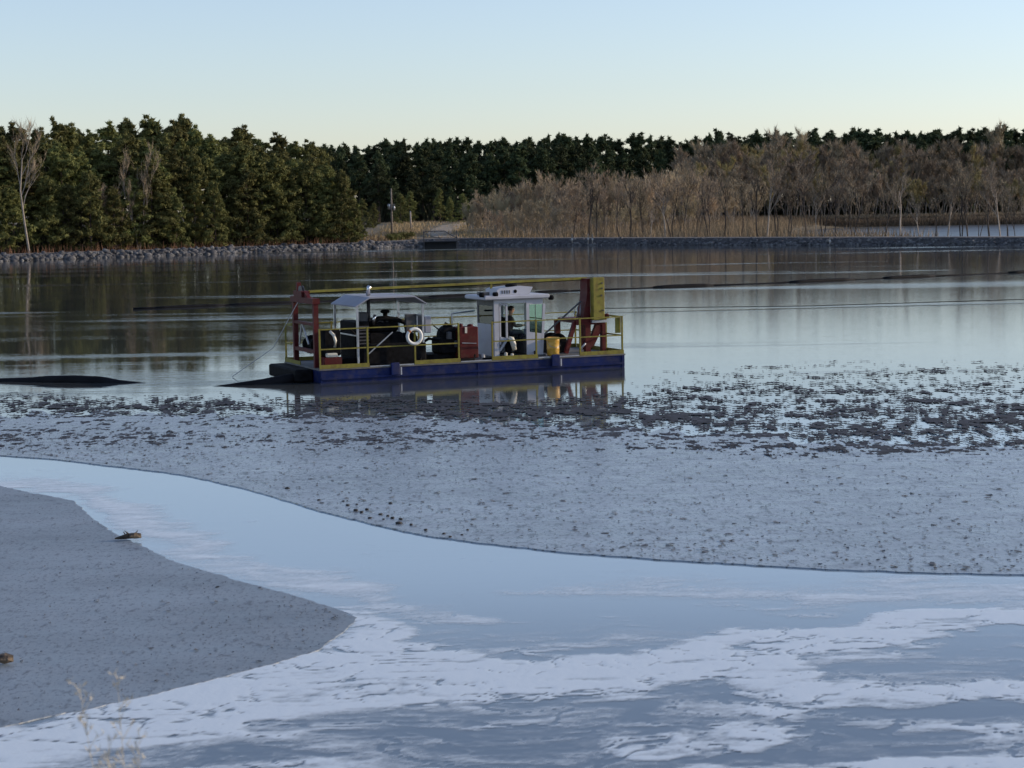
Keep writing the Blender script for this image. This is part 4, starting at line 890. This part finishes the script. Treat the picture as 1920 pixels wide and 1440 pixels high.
def gz(x, y): return float(ground_z(np.array([x]), np.array([y]))[0])
used = set()
def place(proto, px, toppy, y, h0, sxy=None, lab=None):
    """stand a tree of design height h0 at picture column px and distance y with its top at toppy"""
    base = gz(at_y(px, 430, y)[0], y)
    tp = at_y(px, toppy, y); s = (tp[2] - base) / h0
    x = at_y(px, 430, y)[0]
    if id(proto) in used: o = copy_tree(proto)
    else: used.add(id(proto)); o = proto
    if lab: o['label'], o['group'] = lab
    o.location = (x, y, base - .1); k = sxy if sxy else random.uniform(.85, 1.25)
    sx_ = s * k if sxy is None else sxy
    o.scale = (sx_, sx_, s); o.rotation_euler = (0, 0, random.uniform(0, 6.28)); return o
random.seed(5)
def shore_y(px):   # distance of the left shore at this picture column
    p0, p1 = np.array((-54.4, 205.2)), np.array((-16.8, 236.9))
    k = (px - 960) / F; d = p1 - p0; t = (k * p0[1] - p0[0]) / (d[0] - k * d[1]); return p0[1] + t * d[1]
sil = [(-60, 240), (0, 236), (40, 231), (100, 223), (150, 238), (185, 236), (240, 226), (300, 219), (350, 217), (385, 240), (420, 262), (450, 238), (490, 256), (535, 251), (560, 266), (600, 268), (640, 300), (662, 345), (684, 400)]
SX, SY = zip(*sil)
# back row carries the skyline
for px, ty in [(-40, 238), (5, 238), (35, 231), (72, 240), (104, 222), (128, 232), (150, 243), (178, 244), (206, 229), (243, 222), (272, 228), (300, 217), (330, 226), (351, 215), (374, 236), (398, 252), (424, 258), (451, 236), (474, 254), (496, 262), (536, 249), (558, 266), (588, 262), (612, 276)]:
    place(random.choice(near_tall), px, ty, shore_y(px) + random.uniform(20, 34), 15, lab=('tall pine whose top forms the skyline of the left stand', 'skyline pines of the left stand'))
for px in range(-30, 640, 21):
    ty = np.interp(px, SX, SY) + random.uniform(18, 60); place(random.choice(near_tall + near_full[:1]), px + random.uniform(-8, 8), ty, shore_y(px) + random.uniform(12, 19), 15, lab=('mid height pine inside the left stand, behind the front row', 'inner pines of the left stand'))
for px, ty in [(-10, 330), (25, 350), (90, 330), (130, 345), (170, 320), (215, 350), (300, 330), (330, 362), (366, 340), (404, 338), (436, 330), (466, 318), (492, 300), (520, 290), (545, 310), (575, 300), (602, 318), (622, 312), (642, 318), (655, 352), (668, 388), (640, 395), (600, 385), (420, 390), (480, 392), (545, 395), (350, 400), (246, 330), (272, 350), (285, 300), (232, 392)]:
    o = place(random.choice(near_full), px, ty, shore_y(px) + random.uniform(6.5, 11), 11, lab=('low bushy pine in the front row just above the left rock bank', 'front row pines on the left bank'))
# far wood
fs_ = [(600, 272), (640, 268), (700, 262), (760, 264), (830, 258), (900, 263), (960, 260), (1040, 256), (1100, 252), (1170, 257), (1222, 250), (1262, 262), (1300, 255), (1350, 246), (1400, 250), (1440, 241), (1490, 247), (1540, 244), (1600, 241), (1700, 244), (1800, 243), (1830, 240), (1900, 236), (1990, 234)]
FXs, FYs = zip(*fs_)
def wood_y(px): return np.interp(px, [600, 900, 1200, 1500, 2000], [345, 352, 372, 398, 402])
px = 610
while px < 1980:
    place(random.choice(far_t), px, np.interp(px, FXs, FYs) + random.uniform(-4, 12), wood_y(px) + random.uniform(14, 26), 17, lab=('tall dark pine whose top forms the skyline of the far wood', 'skyline pines of the far wood')); px += random.uniform(12, 22)
px = 600
while px < 1960:
    place(random.choice(far_t), px, np.interp(px, FXs, FYs) + random.uniform(8, 36), wood_y(px) + random.uniform(0, 9), 17, lab=('dark pine in the second row of the far wood', 'second row pines of the far wood')); px += random.uniform(22, 38)
px = 650
while px < 1300:
    place(random.choice(far_t), px, np.interp(px, FXs, FYs) + random.uniform(40, 95), wood_y(px) - random.uniform(2, 8), 17, lab=('shorter dark pine at the front edge of the far wood', 'front row pines of the far wood')); px += random.uniform(26, 44)
for px in (1640, 1668, 1690, 1706, 1722, 1745, 1810):
    place(far_t[0], px, 300 + random.uniform(-10, 20), wood_y(px) + 1, 17, lab=('dark pine in the second row of the far wood', 'second row pines of the far wood'))
# small trees in the gap by the track
for px, ty, y in [(752, 362, 318), (768, 358, 322), (826, 352, 330), (845, 368, 326), (868, 362, 322), (700, 380, 300), (680, 372, 290)]:
    place(random.choice(near_full), px, ty, y, 11, lab=('small young pine in the gap beside the gravel track', 'young pines by the gravel track'))
def dam_y(px):
    p0, p1 = np.array((-6.2, 248.6)), np.array((110., 146.5)); k = (px - 960) / F; d = p1 - p0
    t = (k * p0[1] - p0[0]) / (d[0] - k * d[1]); return p0[1] + t * d[1]
# bare trees ---------------------------------------------------------------------
W_L = 'bare brown tree in the leafless wood beyond the backwater'
wood_v = [bare_tree(14, .55, 1, 400 + i, W_L, 'bare trees of the far leafless wood', 'brown_bark', 'twig', 3000, tw=.042, stem_r=.14) for i in range(4)] + \
         [bare_tree(14, .40, 1, 410 + i, W_L, 'bare trees of the far leafless wood', 'pale_bark', 'twig_olive' if i else 'twig_tan', 2800, tw=.040, stem_r=.15) for i in range(2)]
B_L = 'tan leafless willow bush in the thicket behind the dam'
bush_v = [bare_tree(7, .55, 6, 500 + i, B_L, 'willow bushes behind the dam', 'pale_bark', 'twig_tan', 4200, 'willow_bush', .2, .024, .07) for i in range(4)]
S_L = 'thin dark bare tree standing right behind the dam'
slim_v = [bare_tree(9, .5, 1 + i % 2, 600 + i, S_L, 'thin bare trees along the dam', 'grey_bark' if i != 2 else 'pale_bark', 'twig', 700, tw=.022, fork=.4, stem_r=.15) for i in range(4)]
random.seed(21)
for px in np.arange(1245, 1975, 12.5):
    for k in range(3):
        top = np.interp(px, [1245, 1280, 1330, 1420, 1480, 1560, 1650, 1800, 1980], [325, 278, 256, 254, 238, 254, 258, 260, 258]) + random.uniform(0, 42) + 26 * k
        p = px + random.uniform(-8, 8); place(random.choice(wood_v), p, top, wood_y(p) - (6, 20, 34)[k] - random.uniform(0, 12), 14)
for px, ty in [(1475, 234), (1500, 238), (1850, 226), (1330, 258), (1290, 270)]:
    place(wood_v[4], px, ty, wood_y(px) - 4, 14, lab=('bare tan treetop rising above the far pine skyline at the right', 'bare treetops above the skyline'))
for px, ty, y in [(885, 372, 262), (905, 352, 268), (932, 350, 262), (955, 345, 272), (978, 330, 265), (1003, 322, 262), (1025, 318, 268), (1048, 324, 262), (1072, 340, 258), (1092, 330, 274), (1110, 322, 262), (1135, 318, 276), (1160, 320, 262), (1185, 318, 280), (1212, 318, 268), (1238, 312, 284), (1262, 312, 276), (1285, 300, 290),
                  (900, 392, 246), (930, 385, 243), (960, 380, 240), (990, 372, 238), (1018, 362, 240), (1045, 372, 236), (1080, 380, 250), (1125, 372, 256), (1168, 376, 256), (1205, 366, 262), (1245, 372, 268), (1290, 360, 276), (1320, 350, 286), (1340, 330, 296), (1375, 336, 300), (1410, 330, 312)]:
    place(random.choice(bush_v), px, ty, max(y + 8, dam_y(px) + 7), 7)
px = 1075
while px < 1960:
    place(random.choice(slim_v), px, random.uniform(292, 372), dam_y(px) + random.uniform(8.2, 12), 9); px += random.uniform(13, 34)
# the two pale bare trees in front of the left stand
t1 = bare_tree(14, .42, 1, 701, 'tall bare tree with a pale trunk in front of the left pines', None, 'pale_bark', 'twig_tan', 700, fork=.42, tw=.02, stem_r=.17)
used.add(id(t1)); p = at_y(52, 430, shore_y(52) + 6.2); t1.location = (p[0], p[1], gz(p[0], p[1]) - .1); t1.scale = (1.0, 1.0, 1.05)
t2 = bare_tree(13, .30, 3, 702, 'bare tan tree among the dark left pines, right of the pale trunk', None, 'pale_bark', 'twig_tan', 1600, fork=.3, tw=.022, stem_r=.14)
p = at_y(258, 430, shore_y(258) + 9); t2.location = (p[0], p[1], gz(p[0], p[1]) - .1); t2.scale = (.8, .8, 1.0)
t3 = bare_tree(8, .45, 3, 703, 'russet leafless bush under the left pines', None, 'brown_bark', 'twig_tan', 2000, 'leafless_bush', .25, .024, .08)
p = at_y(205, 430, shore_y(205) + 9); t3.location = (p[0], p[1], gz(p[0], p[1]) - .1)

# ------------------------------------------------------------------ undergrowth, grass, reeds (uncountable)
def blades(name, pts, hmin, hmax, w_, mt, label, cat, seed, lean=.25, per=1):
    rng = np.random.default_rng(seed); P = np.repeat(np.array(pts), per, 0); n = len(P)
    P = P + np.c_[rng.normal(size=(n, 2)) * .25, np.zeros(n)]
    P[:, 2] = ground_z(P[:, 0], P[:, 1]) - .05 if pts[0][2] is None or np.isnan(pts[0][2]) else P[:, 2]
    h = rng.uniform(hmin, hmax, n)[:, None]; d = np.c_[rng.normal(size=(n, 2)) * lean, np.ones(n)]; a = rng.uniform(0, 6.28, n); t = np.c_[np.cos(a), np.sin(a), np.zeros(n)] * w_
    v = np.stack([P - t, P + t, P + d * h], 1).reshape(-1, 3)
    return tag(mesh_obj(name, v, np.arange(n * 3).reshape(-1, 3), M[mt]), label, cat, kind='stuff')
M['straw'] = mat('dry_straw_grass', (.40, .29, .15), .9, var=.3, vscale=.5)
M['reed'] = mat('brown_reeds', (.15, .105, .065), .9, var=.35, vscale=.4)
M['reed_tan'] = mat('tan_reed_tops', (.30, .225, .14), .9, var=.3, vscale=.4)
M['russet'] = mat('russet_weeds', (.20, .10, .055), .9, var=.5, vscale=.5)
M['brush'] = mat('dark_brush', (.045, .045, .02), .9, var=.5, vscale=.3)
NAN = float('nan'); rg = np.random.default_rng(9)
# weeds on the left crest
pts = []
for p in [q for q in PL if -62 < q[0] < -14]:
    for k in range(26): pts.append((p[0] + rg.uniform(-3.6, -1.6) * .64 + rg.normal() * .5, p[1] + rg.uniform(4.6, 7.0) * .77 + rg.normal() * .5, NAN))
blades('weeds', pts, .3, 1.2, .03, 'russet', 'russet dead weeds along the left bank crest', 'weeds', 31)
pts = [(x + rg.normal() * .8, y, NAN) for x, y in zip(rg.uniform(-19, 2, 2600), rg.uniform(243, 326, 2600)) if not (-12 < x < -8)]
pts = [p for p, z in zip(pts, ground_z([p[0] for p in pts], [p[1] for p in pts])) if z > .3]
blades('dry_grass', pts, .25, .8, .05, 'straw', 'straw coloured grass beside the gravel track', 'grass', 32, per=3)
pts = [(x, y, NAN) for x, y in zip(rg.uniform(-2, 66, 21000), rg.uniform(215, 348, 21000)) if y > 248.6 - .879 * (x + 6.2) + 6]
pts = [p for p, z in zip(pts, ground_z([p[0] for p in pts], [p[1] for p in pts])) if z > .3]
M['stalk'] = mat('brown_dry_stalks', (.27, .20, .12), .9, var=.4, vscale=.3)
blades('dry_brush', pts, .4, 1.8, .04, 'stalk', 'tangle of dry stalks under the willow bushes', 'grass', 33, per=2)
# reed bank beyond the backwater
xs = rg.uniform(20, 110, 16000); pts = [(x, np.interp(x, [20, 38, 52, 110], [290, 330, 348.5, 348.5]) + abs(rg.normal()) * 2.5, NAN) for x in xs]
blades('reeds', pts, .8, 1.8, .05, 'reed', 'brown reed bed on the far bank of the backwater', 'reeds', 34)
xs = rg.uniform(24, 115, 9000); pts = [(x, np.interp(x, [20, 38, 52, 110], [296, 336, 354, 354]) + abs(rg.normal()) * 1.5, 1.5 + .2 * rg.random()) for x in xs]
blades('reed_tops', pts, .35, .8, .06, 'reed_tan', 'pale tan reed tops edging the far bank', 'reeds', 35, .4)
# dark brush filling the wood floor
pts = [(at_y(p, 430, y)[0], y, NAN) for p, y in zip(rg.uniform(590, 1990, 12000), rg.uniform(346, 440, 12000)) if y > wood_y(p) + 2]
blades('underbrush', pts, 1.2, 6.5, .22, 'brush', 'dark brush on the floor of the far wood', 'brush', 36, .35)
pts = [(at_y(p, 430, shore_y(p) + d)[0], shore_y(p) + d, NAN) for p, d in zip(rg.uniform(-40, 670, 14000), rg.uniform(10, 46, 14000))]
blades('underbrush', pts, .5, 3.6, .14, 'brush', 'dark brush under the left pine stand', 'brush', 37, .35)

# ------------------------------------------------------------------ things at the dam corner
M['wood_pole'] = mat('weathered_pole', (.20, .17, .14), .85, var=.3, vscale=2)
y = 262; x = at_y(735, 430, y)[0]; b0 = gz(x, y); hp = at_y(735, 352, y)[2] - b0
up_ = empty('utility_pole', (x, y, b0 - .1)); tag(up_, 'slim utility pole with transformer near the dam corner', 'utility pole')
MB().tube([(0, 0, 0), (0, 0, hp / 2), (0, 0, hp)], [.15, .13, .10], 9).build('pole', M['wood_pole'], up_, True)
MB().lathe([(.05, 0), (.19, .03), (.19, .65), (.15, .72), (.04, .75)], (-.32, 0, hp * .58), 14).build('transformer', M['galv'], up_, True)
MB().lathe([(.05, 0), (.16, .03), (.16, .5), (.12, .56), (.04, .6)], (.34, 0, hp * .56), 14).build('transformer', M['galv'], up_, True)
MB().box(-.5, .5, -.05, .05, hp * .66, hp * .69).build('crossarm', M['wood_pole'], up_)
MB().tube([(-.1, 0, hp * .80), (-12, -1, hp * .74), (-26, -2, hp * .76)], .012, 4).build('power_line', M['pipe'], up_)
y = 290; x = at_y(771, 430, y)[0]; b0 = gz(x, y); hp = at_y(769, 396, y)[2] - b0
wp = empty('marker_post', (x, y, b0 - .1)); tag(wp, 'pale wooden post beside the gravel track', 'post')
MB().tube([(0, 0, 0), (-.06, 0, hp)], [.14, .10], 8).build('post', M['pale_bark'], wp, True)
MB().lathe([(.12, 0), (.13, .03), (.02, .12)], (-.06, 0, hp), 8).build('cap', M['galv'], wp)
# low evergreen shrub beside the pole
def shrub(px, y, w_, h_, label, mt='needles'):
    rng = np.random.default_rng(int(px)); x = at_y(px, 430, y)[0]; r = empty('shrub', (x, y, gz(x, y) - .05)); tag(r, label, 'shrub')
    c = np.c_[rng.normal(size=(22, 2)) * w_ * .3, rng.uniform(.2, h_, 22)]; v, f = clump_tris(c, np.full(22, .45), 70, .2, rng); mesh_obj('foliage', v, f, M[mt], r)
    s = MB()
    for k in range(6): s.tube([(0, 0, 0), tuple(c[k])], [.03, .01], 4)
    s.build('stem', M['bark'], r)
shrub(757, 250, 2.4, 1.0, 'low blue green shrub at the foot of the utility pole')
shrub(738, 247, 1.6, .8, 'small dark shrub left of the utility pole foot')
# outlet structure: steel pipe frame on a dark concrete box
M['conc'] = mat('black_wet_timber', (.012, .012, .013), .8, var=.4, vscale=1.5)
P0 = at(795, 461); P1 = at(857, 461); yc = min(P0[1], P1[1]) - 1.2
ox = (at_y(795, 466, yc)[0] + at_y(857, 466, yc)[0]) / 2; ow = at_y(857, 466, yc)[0] - at_y(795, 466, yc)[0]
ot = empty('outlet_platform', (ox, yc, 0)); tag(ot, 'dark outlet platform with steel pipe railing at the dam corner', 'platform')
MB().box(-ow / 2, ow / 2, -.1, 2.6, .50, .64).build('deck', M['conc'], ot)
MB().box(-ow / 2 + .1, ow / 2 - .1, .25, 2.6, -1, .50).build('headwall', M['conc'], ot)
for sx_ in (-1, 1):
    MB().tube([(sx_ * ow / 2, -.15, -.8), (sx_ * ow / 2, -.15, 1.95 if sx_ < 0 else 2.0)], .06, 8).build('post', M['dgrey'], ot)
MB().tube([(-ow / 2, -.15, 1.7), (-ow / 2 + .2, -.15, 1.93), (.55, -.15, 1.93), (1.1, -.15, 1.55), (ow / 2, -.15, 1.05)], .055, 8).build('handrail', M['dgrey'], ot)
MB().tube([(-ow / 2, -.15, 1.2), (ow / 2, -.15, 1.02)], .03, 6).build('mid_rail', M['dgrey'], ot)
# pale gauge posts on the dam face
for px, y1, y0_, lab in [(1073, 439, 456, 'pale gauge post on the dam face, left of the pair'), (1103, 438, 455, 'pale ladder post on the dam, left one of the pair'), (1111, 439, 456, 'pale ladder post on the dam, right one of the pair'), (1556, 446, 453, 'short white marker stake on the dam far right')]:
    d = dam_y(px) - .1 ; zb = at_y(px, y0_, d)[2]; zt = at_y(px, y1, d)[2]; x = at_y(px, y0_, d)[0]
    r = empty('gauge_post', (x, d, zb - .3)); tag(r, lab, 'post')
    MB().box(-.07, .07, -.05, .05, 0, zt - zb + .3).build('post', M['pale_bark'], r); MB().box(-.1, .1, -.055, -.052 + .0, (zt - zb) * .6, (zt - zb) * .6 + .25).build('plate', M['galv'], r)

# ------------------------------------------------------------------ dead weeds on the near bank
M['deadstalk'] = mat('bleached_stalk', (.62, .56, .44), .85, var=.2, vscale=10)
def stalk(px, toppy, y, seed, label, lean):
    rng = random.Random(seed); b0 = at_y(px, 1600, y); zb = gz(b0[0], y); tp = at_y(px, toppy, y); h = tp[2] - zb
    r = empty('dead_weed', (tp[0] + lean * 1.2, y, zb)); tag(r, label, 'weed', None)
    pts = [Vector((-lean * 1.2 * t ** 1.5 + .015 * math.sin(6 * t), 0, h * t)) for t in np.linspace(0, 1, 9)]
    MB().tube(pts, [.0036 * (1 - .75 * t) for t in np.linspace(0, 1, 9)], 5).build('stem', M['deadstalk'], r)
    s = MB()
    for k in range(26):
        t = rng.uniform(.35, 1); i = min(int(t * 8), 7); p = pts[i].lerp(pts[i + 1], t * 8 - i); l = .16 * (1.25 - t) * rng.uniform(.5, 1.3)
        e = p + Vector((rng.uniform(-1, 1) * l, rng.uniform(-1, 1) * l, l * rng.uniform(.6, 1.4))); m_ = p.lerp(e, .5) + Vector((rng.uniform(-.01, .01), 0, .012)); s.tube([p, m_, e], [.002, .0016, .0008], 3, False)
        for j in range(4):
            q = m_.lerp(e, rng.random()); s.tube([q, q + Vector((rng.uniform(-.02, .02), rng.uniform(-.02, .02), rng.uniform(.0, .03)))], [.0024, .0008], 3, False)
    tag(s.build('side_shoots', M['deadstalk'], r), kind='stuff')
stalk(222, 1268, 8.2, 1, 'bleached dead weed stalk, taller one at the lower left', .06)
stalk(150, 1282, 8.4, 2, 'bleached dead weed stalk, thinner one left of the tall stalk', .14)
stalk(262, 1372, 8.0, 3, 'short bushy dead weed at the lower left picture edge', .02)
stalk(205, 1395, 8.1, 4, 'lowest dead weed sprig at the lower left picture edge', .05)
